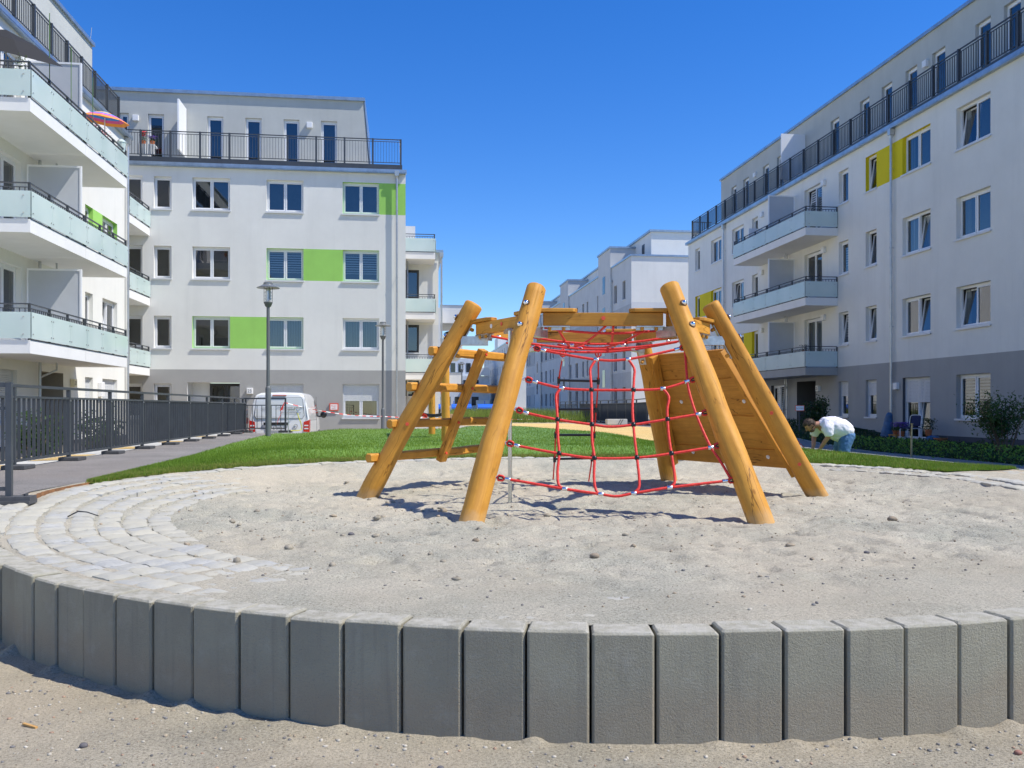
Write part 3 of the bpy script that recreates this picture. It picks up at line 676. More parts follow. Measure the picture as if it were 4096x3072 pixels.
def balcony(fac,b,u0,u1,zb,dep,npan=3,slabm=None,end0=True,end1=False,screen=None,halves=2,rails=True):
    slabm=slabm or SLAB
    mb=MB(); mb.M=fac.M; um=(u0+u1)/2
    hs=[(u0,u1)] if halves==1 else [(u0,um-.006),(um+.006,u1)]
    for p,q in hs: mb.box((p,.002,zb),(q,dep,zb+.31))
    bal=mb.build('balcony',slabm,b)
    mb=MB(); mb.M=fac.M
    mb.box((u0+.02,dep-.06,zb+.312),(u1-.02,dep-.02,zb+.345)); zt=zb+1.165
    for p,q in hs:
        mb.box((p+.02,dep-.05,zt-.03),(q-.02,dep-.01,zt)); mb.box((p+.02,dep-.045,zt-.125),(q-.02,dep-.015,zt-.105)); mb.box((p+.02,dep-.045,zb+.4),(q-.02,dep-.015,zb+.425))
        k=int((q-p)/.115)
        for i in range(1,k): u=p+(q-p)*i/k; mb.box((u-.008,dep-.04,zb+.426),(u+.008,dep-.02,zt-.126))
        for i in range(npan+1): u=p+.04+(q-p-.08)*i/npan; mb.box((u-.02,dep-.062,zb+.311),(u+.02,dep-.004,zt-.001))
    for s,u in ((end0,u0),(end1,u1)):
        if not s: continue
        sg=1 if u==u0 else -1
        mb.box((u+.0*sg,.03,zt-.03),(u+.04*sg,dep-.012,zt-.002)); mb.box((u+.005*sg,.03,zt-.125),(u+.03*sg,dep-.02,zt-.107)); mb.box((u+.005*sg,.03,zb+.4),(u+.03*sg,dep-.02,zb+.424))
        k=int(dep/.115)
        for i in range(1,k): d=dep*i/k; mb.box((u+.01*sg,d-.008,zb+.425),(u+.026*sg,d+.008,zt-.126))
        mb.box((u,.004,zb+.311),(u+.045*sg,.05,zt-.004))
    mb.build('railing',ANTH,bal)
    bolts=MB(); bolts.M=fac.M
    for p,q in hs:
        for i in range(npan):
            a=p+.0+(q-p)*i/npan+.004; c=p+(q-p)*(i+1)/npan-.004
            mb=MB(); mb.M=fac.M; mb.box((a,dep+.025,zb+.345),(c,dep+.037,zb+.955)); mb.build('glass_panel',FROST,bal)
            for u in (a+.06,c-.06):
                for z in (zb+.45,zb+.85): bolts.cyl((u,dep,z),(u,dep+.055,z),.016,8)
    for s,u in ((end0,u0),(end1,u1)):
        if not s: continue
        sg=1 if u==u0 else -1
        mb=MB(); mb.M=fac.M; mb.box((u-.037*sg,.03,zb+.345),(u-.025*sg,dep+.02,zb+.955)); mb.build('glass_panel',FROST,bal)
        for d in (.15,dep-.13):
            for z in (zb+.45,zb+.85): bolts.cyl((u,d,z),(u-.055*sg,d,z),.016,8)
    bolts.build('clamp_bolts',STEEL,bal)
    if screen:
        us=screen; mb=MB(); mb.M=fac.M; z0,z1=zb+.36,zb+2.5; dd=dep-.1
        for a,c in (((us-.03,.05,z0),(us+.03,.09,z1)),((us-.03,dd-.05,z0),(us+.03,dd,z1)),((us-.03,.09,z1-.05),(us+.03,dd-.05,z1)),((us-.03,.09,z0),(us+.03,dd-.05,z0+.05)),((us-.03,.09,z0+.62),(us+.03,dd-.05,z0+.68))): mb.box(a,c)
        sc_=mb.build('privacy_screen',UPVC,bal)
        mb=MB(); mb.M=fac.M; mb.box((us-.012,.09,z0+.05),(us+.012,dd-.05,z0+.62)); mb.box((us-.012,.09,z0+.68),(us+.012,dd-.05,z1-.05)); mb.build('screen_panel',SCREEN,bal)
    return bal
def downpipe(fac,b,u,z0,z1,head=True,d=.11,r=.045):
    mb=MB(); mb.M=fac.M; mb.cyl((u,d,z0),(u,d,z1-.3 if head else z1),r,12)
    z=z0+1.2
    while z<z1-.5: mb.cyl((u,d,z),(u,d,z+.03),r+.012,12); mb.box((u-.008,0,z),(u+.008,d,z+.02)); z+=2.8
    if head:
        mb.tube([(u,d,z1-.32),(u,d,z1-.2),(u,d,z1-.19),(u,d,z1+.02)],[r,.08,.12,.13],4)
    return mb.build('downpipe',DPIPE,b,smooth=True)
def lampbox(fac,b,u,z,sz=.24,d=.13,num=None,mat=None):
    mb=MB(); mb.M=fac.M; mb.box((u-sz/2,.002,z-sz/2),(u+sz/2,d,z+sz/2)); o=mb.build('wall_lamp' if not num else 'house_number_lamp',mat or LAMPW,b,bev=.015)
    if num:
        X=fac.U if fac.M.to_3x3().determinant()<0 or True else -fac.U
        # text faces outward: x axis = Z x N
        xa=Vector((0,0,1)).cross(fac.N)
        p=fac.P+fac.U*u+fac.N*(d+.001)+Vector((0,0,z-.01)); text(num,sz*.72,frame(p,xa,(0,0,1),fac.N),TXT,o,'numerals')
    return o
def gutter(fac,b,u0,u1,z,pj=.16):
    mb=MB(); mb.M=fac.M; mb.box((u0,.002,z-.02),(u1,pj,z+.11)); mb.box((u0,pj,z+.02),(u1,pj+.012,z+.135)); 
    u=u0+1
    while u<u1: mb.box((u,.002,z-.024),(u+.02,pj+.015,z+.137)); u+=1.9
    return mb.build('gutter',ZINC,b)
# ---- building R (right)
def roof_parts(fac,b,u0,u1,sb,top,pent_ops,base=12.0,endslope=0,gm=None,lo=None):
    f2=Fac(tuple(fac.P+fac.N*-sb),fac.U,fac.N)
    wall(f2,b,u0,u1,base-.5,top-.12,[o[:4]+(0,) for o in pent_ops],[gm or GREYP],lambda u,z:0,.18,'penthouse_wall')
    mb=MB(); mb.M=f2.M; mb.box((u0-.06,-3,top-.12),(u1+.06,.09,top)); mb.build('roof_edge',ZINC,b)
    return f2
bR=thing('apartment_building',(17.3,33,0),'long white apartment block with yellow panels and dark roof railing, on the right','building')
fR=Fac((17.3,0,0),(0,1,0),(-1,0,0))
Z=[(1.10,2.48),(3.93,5.23),(6.73,8.04),(9.54,10.85)]
ops=[];wins=[]
def addw(u0,u1,z0,z1,rm=None,**k): ops.append((u0,u1,z0,z1,rm)); wins.append((u0,u1,z0,z1,k))
tl={('a',3):1,('a',1):1,('b',0):None}
for s,(z0,z1) in enumerate(Z):
    addw(23.76,25.36,z0,z1,tilt={3:1,1:1}.get(s),curt={2:'side',0:None}.get(s))
    if s>0: addw(26.71,28.33,z0,z1,3 if s==3 else None,tilt={2:0,1:0}.get(s),curt={2:'full'}.get(s))
    addw(30.0,30.76,z0,z1,3 if s==3 else None,n=1,tilt=0 if s else None,shut=.42 if s==0 else 0,curt='full' if s==1 else None)
    addw(32.04,32.79,z0,z1,None,n=1,shut=.42 if s==0 else 0,tilt=0 if s==1 else None)
    if s>0:
        zf=z0-.62
        addw(34.19,35.78,zf,z1,None,door=True,tilt=1 if s==3 else None,curt={1:'full',3:'blind'}.get(s),sill=False)
        addw(40.75,41.48,zf,z1,3 if s==1 else None,n=1,door=True,sill=False,curt='full' if s==1 else None)
        addw(42.53,44.13,z0,z1,3 if s==1 else None,tilt=1 if s==2 else None,curt='side' if s==3 else None)
        addw(45.66,47.28,z0,z1,3 if s==2 else None)
        addw(49.13,49.94,z0,z1,3 if s==2 else None,n=1)
    addw(21.3,22.1,z0,z1,n=1,curt='side')
    addw(18.6,20.2,z0,z1); addw(15.5,17.1,z0,z1,tilt=0)
    addw(12.5,14.1,z0,z1)
addw(26.73,28.32,.34,2.48,None,door=True,shut=.4,sill=False,tilt=0,curt='side')
addw(37.75,39.2,.4,2.48,None,door=True,sill=False,tilt=0)
addw(42.6,44.1,1.1,2.48); addw(45.7,47.2,1.1,2.48)
ops.append((34.74,36.5,.0,2.58,4,1.2))
yel=[(28.3,30.02,9.54,10.85),(26.7,30.8,9.54,10.85),(45.66,49.95,6.73,8.04),(40.76,44.13,3.93,5.23)]
def mR(u,z):
    if z<.54: return 2
    for a,c,d,e in ((28.3,30.02,9.54,10.85),(47.26,49.15,6.73,8.04),(41.4,42.6,3.93,5.23)):
        if a<u<c and d<z<e: return 3
    return 1 if z<3.06 else 0
wall(fR,bR,8.0,51.2,-.3,11.45,ops,[WHITE,GREYB,PLINTH,YELLOW,RECESS],mR,.2,extra=[(28.33,30.0,9.54,10.85),(47.28,49.13,6.73,8.04),(41.48,42.53,3.93,5.23),(8,51,.54,3.06)])
random.seed(11)
for a,c,d,e,k in wins:
    if not k.get('curt') and random.random()<.6: k['curt']=random.choice(['side','side','full','blind'])
    window(fR,bR,a,c,d,e,**k)
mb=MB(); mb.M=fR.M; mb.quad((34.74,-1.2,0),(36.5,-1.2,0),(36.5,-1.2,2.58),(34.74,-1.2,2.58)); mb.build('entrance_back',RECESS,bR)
mb=MB(); mb.box((17.3,51.2,-.3),(31,51.19,11.45)); mb.box((17.32,8,11.45),(30,51.2,11.5)); mb.build('end_wall',WHITE,bR)
for zb,sm in ((2.74,GREYB),(5.53,None),(8.33,None)): balcony(fR,bR,32.87,40.43,zb,1.36,3,sm,True,True,screen=36.65 if True else None)
for s in (1,2,3):
    lampbox(fR,bR,33.95,2.8*s+2.38-.02*s); lampbox(fR,bR,40.15,2.8*s+2.38)
lampbox(fR,bR,34.4,2.25,num='25'); lampbox(fR,bR,28.62,2.2)
downpipe(fR,bR,28.86,.3,11.3); downpipe(fR,bR,45.05,.3,11.3)
for zz in (2.74,5.53,8.33): 
    mb=MB(); mb.M=fR.M; mb.cyl((37.25,.12,zz-2.45 if zz>3 else .3),(37.25,.12,zz),.035,10); 
    mb.tube([(37.05,.3,zz),(37.05,.3,zz-.25),(37.25,.12,zz-.45)],.03,8); mb.build('drain_pipe',DPIPE,bR,smooth=True)
gutter(fR,bR,8,51.3,11.36)
mb=MB(); mb.M=fR.M; mb.box((8,-.3,11.5),(50.6,.02,11.66)); mb.build('terrace_fascia',ANTH,bR)
railing(fR,bR,8.0,50.5,-.02,11.66,1.03,1.34,.115)
mb=MB(); mb.M=fR.M; mb.box((50.48,-1.2,12.6),(50.52,0,12.64)); mb.box((50.48,-1.2,11.8),(50.52,0,11.83))
for i in range(10): mb.box((50.49,-.12*i-.05,11.83),(50.51,-.12*i-.03,12.6))
mb.build('railing_return',ANTH,bR)
po=[(a*.982+.25,c*.982+.25,11.8,13.93) for a,c in ((47.26,48.01),(45.47,46.26),(42.84,43.61),(41.04,41.85),(35.51,36.27),(33.04,33.79),(31.38,32.13),(29.73,30.48),(28.05,28.81),(25.68,26.44),(24.3,25.06),(21.5,22.3),(19,19.8))]
fRp=roof_parts(fR,bR,8,49.0,1.25,14.85,po)
for o in po: window(fRp,bR,o[0],o[1],o[2],o[3],n=1,door=True,sill=False,dp=.18)
lampbox(fRp,bR,43.95,13.75); lampbox(fRp,bR,28.85,13.7)
mb=MB(); mb.M=fRp.M; mb.box((38.2,.03,12.0),(38.26,1.2,14.1)); mb.build('terrace_divider',UPVC,bR)
mb=MB(); mb.box((18.55,49.0,11.4),(27,48.99,14.8)); mb.build('penthouse_end_wall',GREYP,bR)
# ---- building A (left near)
bA=thing('apartment_building',(-10.1,25,0),'white apartment block with long glass balconies at the left edge, numbered 21','building')
fA=Fac((-10.1,0,0),(0,1,0),(1,0,0))
ops=[];wins=[]
for s,(z0,z1) in enumerate([(1.05,2.43),(3.87,5.17),(6.67,7.98),(9.48,10.78)]):
    rm=3 if s==2 else None
    addw(29.3,30.0,z0,z1,rm,n=1,shut=.97 if s==0 else 0)
    addw(30.92,32.45,z0,z1,rm,shut=.97 if s==0 else 0,tilt=0 if s==1 else None)
    if s: 
        addw(23.0,24.6,z0-.62,z1,door=True,sill=False); addw(26.3,27.9,z0-.62,z1,door=True,sill=False); addw(19.6,20.8,z0,z1)
    else: addw(22.6,24.35,z0,z1,shut=.97)
    addw(16,17.6,z0,z1); addw(13,14.6,z0,z1)
ops.append((25.85,27.5,0,2.47,4,1.2))
def mA(u,z):
    if z<.45: return 2
    if 30.0<u<30.92 and 6.67<z<7.98: return 3
    return 1 if z<.4 else 0
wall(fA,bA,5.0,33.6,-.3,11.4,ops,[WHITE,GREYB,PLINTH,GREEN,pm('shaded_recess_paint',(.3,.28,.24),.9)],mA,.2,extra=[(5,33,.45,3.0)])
for a,c,d,e,k in wins: window(fA,bA,a,c,d,e,**k)
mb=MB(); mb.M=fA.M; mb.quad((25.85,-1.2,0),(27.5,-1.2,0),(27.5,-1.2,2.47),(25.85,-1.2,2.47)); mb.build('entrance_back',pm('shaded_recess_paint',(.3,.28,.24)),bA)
for zb in (2.70,5.5,8.3): balcony(fA,bA,21.3,28.4,zb,1.55,3,None,True,False,screen=24.85)
lampbox(fA,bA,28.15,2.2,num='21',mat=pm('warm_lamp_plastic',(.75,.68,.48),.5)); 
mb=MB(); mb.M=fA.M; mb.box((30.45,.002,1.8),(30.75,.14,2.3)); mb.build('wall_lamp',LAMPW,bA,bev=.02)
downpipe(fA,bA,33.3,.3,11.3)
for zz in (2.7,5.5,8.3):
    mb=MB(); mb.M=fA.M; mb.cyl((25.5,.12,zz-2.45 if zz>3 else .3),(25.5,.12,zz),.04,10); mb.tube([(25.8,.45,zz),(25.8,.45,zz-.2),(25.5,.12,zz-.42)],.03,8); mb.build('drain_pipe',DPIPE,bA,smooth=True)
gutter(fA,bA,5,33.7,11.36)
mb=MB(); mb.M=fA.M; mb.box((5,-.3,11.5),(32.7,.02,11.66)); mb.build('terrace_fascia',ANTH,bA)
railing(fA,bA,5.0,32.65,-.02,11.66,.93,1.19,.115)
pw=[(8,8.8,11.8,13.9),(13,13.8,11.8,13.9),(17,17.8,11.8,13.9),(22,22.8,11.8,13.9)]
fAp=roof_parts(fA,bA,5,33.5,1.2,14.82,pw)
for o in pw: window(fAp,bA,o[0],o[1],o[2],o[3],n=1,door=True,sill=False,dp=.18)
mb=MB(); mb.box((-11.3,33.5,11.4),(-14,33.49,14.7)); mb.tube([(-11.3,33.3,14.82),(-11.25,33.3,15.3)],.008,5); mb.build('penthouse_end_wall',GREYP,bA)
mb=MB(); mb.box((-10.1,33.6,-.3),(-11.9,33.59,11.4)); mb.box((-12.5,5,11.4),(-10.12,33.6,11.45)); mb.build('end_wall',WHITE,bA)
# ---- building B (number 23)
bB=thing('apartment_building',(-5,36.3,0),'white apartment block with light green panels behind the white van, numbered 23','building')
fB=Fac((0,36.3,0),(1,0,0),(0,-1,0))
ops=[];wins=[]
for s,(z0,z1) in enumerate([(1.03,2.41),(3.84,5.13),(6.64,7.94),(9.43,10.73)]):
    g4=3 if s==3 else None
    addw(-2.45,-.97,z0,z1,3 if s in(2,3) else None,shut=.5 if s==0 else 0,curt={0:'side',1:'full',2:'blind'}.get(s))
    addw(-5.5,-4.03,z0,z1,3 if s==2 else (3 if s==1 else None),shut=.97 if s==0 else 0,curt={1:'full',2:'blind'}.get(s))
    if s: addw(-8.41,-6.94,z0,z1,3 if s==1 else None)
    addw(-9.9,-9.22,z0,z1,n=1); addw(-11.4,-10.34,z0,z1,n=1)
ops.append((-8.61,-6.56,0,2.47,4,.9))
def mB(u,z):
    if (-.97<u<.13 and 9.43<z<10.73) or (-4.03<u<-2.45 and 6.64<z<7.94) or (-6.94<u<-5.5 and 3.84<z<5.13): return 3
    return 1 if z<2.98 else 0
wall(fB,bB,-12,.12,-.3,11.25,ops,[WHITE,GREYB,PLINTH,GREEN,PALEW],mB,.2,extra=[(-4.03,-2.45,6.64,7.94),(-6.94,-5.5,3.84,5.13),(-.97,.12,9.43,10.73),(-12,.12,0,2.98)])
for a,c,d,e,k in wins: window(fB,bB,a,c,d,e,**k)
window(Fac((0,37.15,0),(1,0,0),(0,-1,0)),bB,-7.9,-6.6,.0,2.45,fm=DARKF,door=True,sill=False,dp=.0,name='entrance_door')
mb=MB(); mb.M=fB.M; mb.quad((-8.61,-.9,0),(-7.9,-.9,0),(-7.9,-.9,2.47),(-8.61,-.9,2.47)); mb.build('entrance_back',PALEW,bB)
lampbox(fB,bB,-6.15,2.12,num='23')
downpipe(fB,bB,-.24,0,11.2,d=.13)
gutter(fB,bB,-12,.16,11.14)
mb=MB(); mb.M=fB.M; mb.box((-12,-.4,11.3),(-.02,-.1,11.54)); mb.build('terrace_fascia',ANTH,bB)
railing(fB,bB,-11.6,-.08,-.15,11.55,1.06,1.155,.115)
mb=MB(); mb.box((.12,36.3,-.3),(.119,44,11.25)); mb.box((-12,36.34,11.25),(.1,44,11.29)); 
for i in range(14): mb.box((-.12,36.6+i*.115,11.66),(-.1,36.62+i*.115,12.5))
mb.box((-.13,36.5,12.56),(-.09,38.2,12.6)); mb.build('side_wall',WHITE,bB)
pB=[(-11.77,-11.4,11.9,13.8),(-10.63,-9.98,11.9,13.8),(-8.22,-7.56,11.9,13.8),(-6.65,-5.98,11.9,13.8),(-5.06,-4.4,11.9,13.8),(-3.49,-2.81,11.9,13.8)]
f2=Fac((0,38.1,0),(1,0,0),(0,-1,0)); mb=MB(); 
wall(f2,bB,-13,-1.72,11.4,14.7,pB,[GREYP],lambda u,z:0,.18,'penthouse_wall')
mb.M=f2.M; mb.add([(-1.72,0,11.4),(-1.4,0,11.4),(-1.68,0,14.7),(-1.72,0,14.7),(-1.4,-5,11.4),(-1.68,-5,14.7)],[(0,1,2,3),(1,4,5,2)]); mb.build('penthouse_side_wall',GREYP,bB)
mb=MB(); mb.M=f2.M; mb.box((-13,-5,14.7),(-1.62,.1,14.84)); mb.add([(-1.38,.02,11.5),(-1.34,.02,11.5),(-1.62,.02,14.7),(-1.66,.02,14.7),(-1.34,-4,11.5),(-1.62,-4,14.7)],[(0,1,2,3),(1,4,5,2)]); mb.build('roof_edge',ZINC,bB)
for o in pB: window(f2,bB,o[0],o[1],o[2],o[3],n=1,door=True,sill=False,dp=.18)
lampbox(f2,bB,-11.1,13.58); lampbox(f2,bB,-3.97,13.57)
mb=MB(); mb.M=f2.M; mb.box((-9.12,.03,12.0),(-9.06,1.3,14.05)); mb.build('terrace_divider',UPVC,bB)
# loggia balconies in the corner
fL=Fac((-11.9,0,0),(0,1,0),(1,0,0))
mb=MB(); mb.box((-11.9,33.6,-.3),(-11.91,36.3,11.3)); mb.build('loggia_wall',WHITE,bB)
for zb in (2.72,5.52,8.32): balcony(fL,bB,33.62,36.28,zb,1.85,3,None,False,False,halves=1)
# ---- building C behind, D, far ones
bC=thing('apartment_building',(1,42.2,0),'narrow white house with dark framed windows behind the green panelled block','building')
fC=Fac((0,42.2,0),(1,0,0),(0,-1,0))
ops=[];wins=[]
for z0,z1 in ((6.72,8.1),(4.1,5.45),(2.0,3.3)): addw(.1,.78,z0,z1,n=1,fm=DARKF)
wall(fC,bC,-2,1.72,-.3,8.95,ops,[WHITE,PALEW],lambda u,z:1 if z<4.85 else 0,.12)
for a,c,d,e,k in wins: window(fC,bC,a,c,d,e,dp=.12,**k)
mb=MB(); mb.box((1.72,42.2,-.3),(1.721,62,8.95)); mb.build('side_wall',WHITE,bC)
mb=MB(); mb.box((-2,42.1,8.95),(1.95,62,9.08)); mb.build('roof_edge',ZINC,bC)
mb=MB(); mb.box((-2,43.6,9.0),(.62,62,10.5)); mb.build('penthouse_wall',PALEW,bC)
for zb in (2.75,5.55,8.35): balcony(fC,bC,-1.6,1.5,zb,1.7,2 if False else 1,None,False,True,halves=2)
downpipe(Fac((0,42.1,0),(1,0,0),(0,-1,0)),bC,1.86,0,8.9)
mb=MB(); mb.M=fC.M; mb.cyl((.22,.9,0),(.22,.9,8.35),.04,8); mb.build('drain_pipe',DPIPE,bC)
bD=thing('apartment_building',(3,75,0),'white house with solid white balconies sticking out beyond the dark framed windows','building')
mb=MB(); mb.box((-9,71,-.3),(3.05,86,9.6)); mb.build('wall',WHITE,bD)
for zb in (2.9,5.7,8.5):
    mb=MB(); mb.box((3.06,72.5,zb),(4.95,80,zb+.3)); 
    mb.box((3.06,72.5,zb+.3),(4.95,72.62,zb+1.45)); mb.box((4.83,72.62,zb+.3),(4.95,80,zb+1.45)); o=mb.build('balcony',WHITE,bD)
    mb=MB(); mb.box((3.06,72.45,zb+1.45),(5.0,72.66,zb+1.5)); mb.build('coping',ZINC,o)
# row E
def row(name,x,y0,periods,cols,towers,top,label,gr,rowsz,tw,endz=None,xb=30):
    b=thing('apartment_building',(x,y0,0),label,'building'); f=Fac((x,0,0),(0,1,0),(-1,0,0)); ops=[]; wn=[]
    for u0,u1 in cols:
        for z in rowsz: ops.append((u0,u1,z,z+1.47,None))
    yl=cols[-1][1]+1.2
    wall(f,b,y0,yl,-.3,top,ops,[pm('shaded_white_render',(.56,.57,.565),.9,.04,.8,60,.5,.003),PALEW,pm('shaded_band_render',(.45,.46,.455),.9)],lambda u,z: 2 if z<4.2 or 7<z<9.4 else 0,.22,extra=[(y0,yl,4.2,7.0),(y0,yl,9.4,top)])  # street side in shade: white walls and grey bands painted darker for it
    for o in ops: 
        mb=MB(); mb.M=f.M; a,c,d,e=o[:4]; mb.box((a+.003,-.23,d+.003),(c-.003,-.17,e-.003)); wdw=mb.build('window',DARKF,b)
        mb=MB(); mb.M=f.M; m_=(a+c)/2; mb.quad((a+.06,-.168,d+.06),(c-.06,-.168,d+.06),(c-.06,-.168,e-.06),(a+.06,-.168,e-.06)); mb.box((a-.05,-.1,d-.04),(c+.05,.06,d-.001)); 
        mb.m[0]=1; mb.mi=0; mb.build('pane',[SILL,GLASSD],wdw)
    return b,f
GLASSD=pm('dark_window_glass',(.015,.018,.022),.06,.3,.5,spec=.9)
cols=[(66.3,67.2),(69.05,70.0)]
for k in range(3):
    o=18.7*k
    for a,c in ((75.35,76.2),(80.0,80.7),(81.9,82.75),(84.9,86.1),(88.2,89.0)):
        cols.append((a+o,c+o))
cols=cols[:15]
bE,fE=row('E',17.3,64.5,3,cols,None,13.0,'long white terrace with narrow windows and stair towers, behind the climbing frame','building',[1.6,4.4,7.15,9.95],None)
yE=cols[-1][1]+1.2
fEe=Fac((0,64.5,0),(1,0,0),(0,-1,0))
wall(fEe,bE,17.3,30,-.3,13.0,[],[WHITE,PALEW],lambda u,z:0 if z>9.5 else 1,name='end_wall',extra=[(17.3,30,9.5,10.05)])
mb=MB(); mb.box((17.2,64.4,13.0),(30,yE,13.14)); mb.build('roof_edge',ZINC,bE)
mb=MB(); mb.box((19.3,66,13.1),(30,yE-2,15.2)); mb.build('penthouse_wall',WHITE,bE)
mb=MB(); mb.box((19.15,65.85,15.2),(30.1,yE-2,15.36)); mb.build('penthouse_roof',ZINC,bE)
mb=MB(); mb.cyl((26,70,15.3),(26,70,15.9),.2,10); mb.build('roof_vent',PLASTIC,bE)
fEp=Fac((19.3,0,0),(0,1,0),(-1,0,0))
mb=MB(); mb.M=fEp.M; mb.box((67.9,.0,13.4),(68.6,.03,14.6)); mb.build('window',DARKF,bE)
for k in range(3):
    y0=70.65+18.6*k; y1=y0+4.5
    mb=MB(); mb.box((17.15,y0,-.3),(20.5,y1,14.7)); t=mb.build('stair_tower',MT['shaded_white_render'],bE)
    mb=MB(); mb.box((17.05,y0-.1,14.7),(20.6,y1+.1,14.86)); mb.build('tower_roof',ZINC,t)
    ft=Fac((17.15,0,0),(0,1,0),(-1,0,0))
    for z in (3.16,5.85,8.5,11.15):
        mb=MB(); mb.M=ft.M; mb.box((y0+1.85,0.0,z),(y0+2.8,.02,z+1.5)); mb.build('window',GLASSD,t)
    downpipe(fE,bE,y0-.25,0,12.0,True,.12,.05)
bG=thing('apartment_building',(16.2,128,0),'most distant white row of flats at the far end of the street','building'); fG=Fac((16.3,0,0),(0,1,0),(-1,0,0))
ops=[(127+1.5+3.3*i,127+2.4+3.3*i,z,z+1.45,None) for i in range(14) for z in (1.5,4.3,7.0,9.6)]
wall(fG,bG,127,175,-.3,11.6,ops,[WHITE,PALEW],lambda u,z:0,.2)
for a,c,d,e,_ in ops:
    mb=MB(); mb.M=fG.M; mb.box((a,-.2,d),(c,-.16,e)); mb.build('window',GLASSD,bG)
mb=MB(); mb.box((16.3,127,-.3),(26,126.99,11.6)); mb.build('end_wall',WHITE,bG)
mb=MB(); mb.box((16.2,126.9,11.6),(26,175,11.8)); mb.build('roof_edge',ZINC,bG)
for y in (132,150): mb=MB(); mb.box((16.4,y,11.8),(20,y+5,13.6)); mb.build('roof_dormer',WHITE,bG)
bF=thing('apartment_building',(11,150,0),'distant white block with boxy balconies closing off the street','building')
fF=Fac((0,150,0),(1,0,0),(0,-1,0))
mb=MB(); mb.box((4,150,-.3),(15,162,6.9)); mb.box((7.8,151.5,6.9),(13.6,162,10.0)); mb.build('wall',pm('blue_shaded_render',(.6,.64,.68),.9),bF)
for x,z in ((12.6,4.2),(12.6,7.0),(12.6,1.4)):
    mb=MB(); mb.box((x,148.4,z),(x+2.2,149.98,z+1.3)); mb.build('balcony',WHITE,bF)
for i in range(6):
    for z in (1.8,4.7):
        mb=MB(); mb.M=fF.M; mb.box((4.6+1.45*i,.01,z),(5.3+1.45*i+(.5 if i%2 else 0),.05,z+1.5)); mb.build('window',GLASSD,bF)
for i in range(4):
    mb=MB(); mb.box((8.3+1.35*i,151.44,7.6),(9.1+1.35*i,151.49,9.2)); mb.build('window',GLASSD,bF)
# ------------------------------------------------------------------ climbing frame
FC=(2.119,9.58)
AN=dict(B=232.82,C=292.82,D=352.82,E=52.82,F=112.82,A=172.82)
def legp(k,z,dr=0):
    r=2.53-.553*(z-.46)+dr; t=R(AN[k]); return Vector((FC[0]+r*math.cos(t),FC[1]+r*math.sin(t),z))
def rad_(k): t=R(AN[k]); return Vector((math.cos(t),math.sin(t),0))
fr=thing('climbing_frame',(FC[0],FC[1],.46),'six legged wooden climbing frame with red rope net, standing in the sandpit','climbing frame')
legs={}
for i,k in enumerate('ABCDEF'):
    mb=MB(); zt={'A':2.6,'B':2.63,'C':2.64,'D':2.6,'E':2.42,'F':2.42}[k]; n=34; pts=[];rd=[]
    for j in range(n+1):
        z=.2+(zt-.2)*j/n; p=legp(k,z); p+=Vector((mn.noise((z*1.3,i*5,0)),mn.noise((z*1.3,i*5,9)),0))*.018
        pts.append(p); r=.112-.014*j/n+.01*mn.noise((z*2.4,i*3,4)); rd.append(r)
    # rounded head
    d=(pts[-1]-pts[-2]).normalized(); p=pts[-1]
    for q,s in ((.012,.93),(.022,.8),(.028,.55)): pts.append(p+d*q); rd.append(rd[n]*s)
    sd_=i*1.7
    def fn(ii,a,L,sd_=sd_): return 1+.07*mn.noise((math.cos(a)*1.3+sd_,math.sin(a)*1.3,L*1.6))-.05*math.exp(-((math.cos(a-sd_*2-.35*math.sin(L*1.7)-1)-1)/.0025)**2)*(math.sin(L*2.1+sd_)>-.3)+.026*math.cos(3*a+sd_+.5*L)+.03*mn.noise((math.cos(a)*2.2,math.sin(a)*2.2+sd_,L*3))
    mb.tube(pts,rd,48,fn=fn); L=mb.build('leg',WOOD,fr,smooth=35); legs[k]=L
    # bolts on the outer face
    ax=(legp(k,2)-legp(k,1)).normalized(); out=(rad_(k)-ax*rad_(k).dot(ax)).normalized()
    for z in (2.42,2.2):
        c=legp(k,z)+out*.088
        m=MB(); m.M=frame(c,ax.cross(out),ax,out); m.tube([(0,0,.002),(0,0,.0145)],[.037,.037],18); m.build('bolt_shade_disc',pm('shaded_end_grain',(.14,.06,.012),.8),L)  # dark disc round the bolt: hole shade and end grain in its colour
        m=MB(); m.sphere(c+out*.016,.027,14,10); m.build('bolt',CHROME,L,smooth='all')
RB=1.30; ring={}
order='ABCDEF'
for k in order: t=R(AN[k]); ring[k]=Vector((FC[0]+RB*math.cos(t),FC[1]+RB*math.sin(t),0))
def obox(mb,p,q,w_,z0,z1,off=0):   # beam between two plan points
    d=(q-p); L=d.length; d.normalize(); nrm=Vector((-d.y,d.x,0)); mb.M=frame((p.x+nrm.x*off,p.y+nrm.y*off,0),d,nrm,(0,0,1)); mb.box((0,-w_/2,z0),(L,w_/2,z1)); mb.M=None
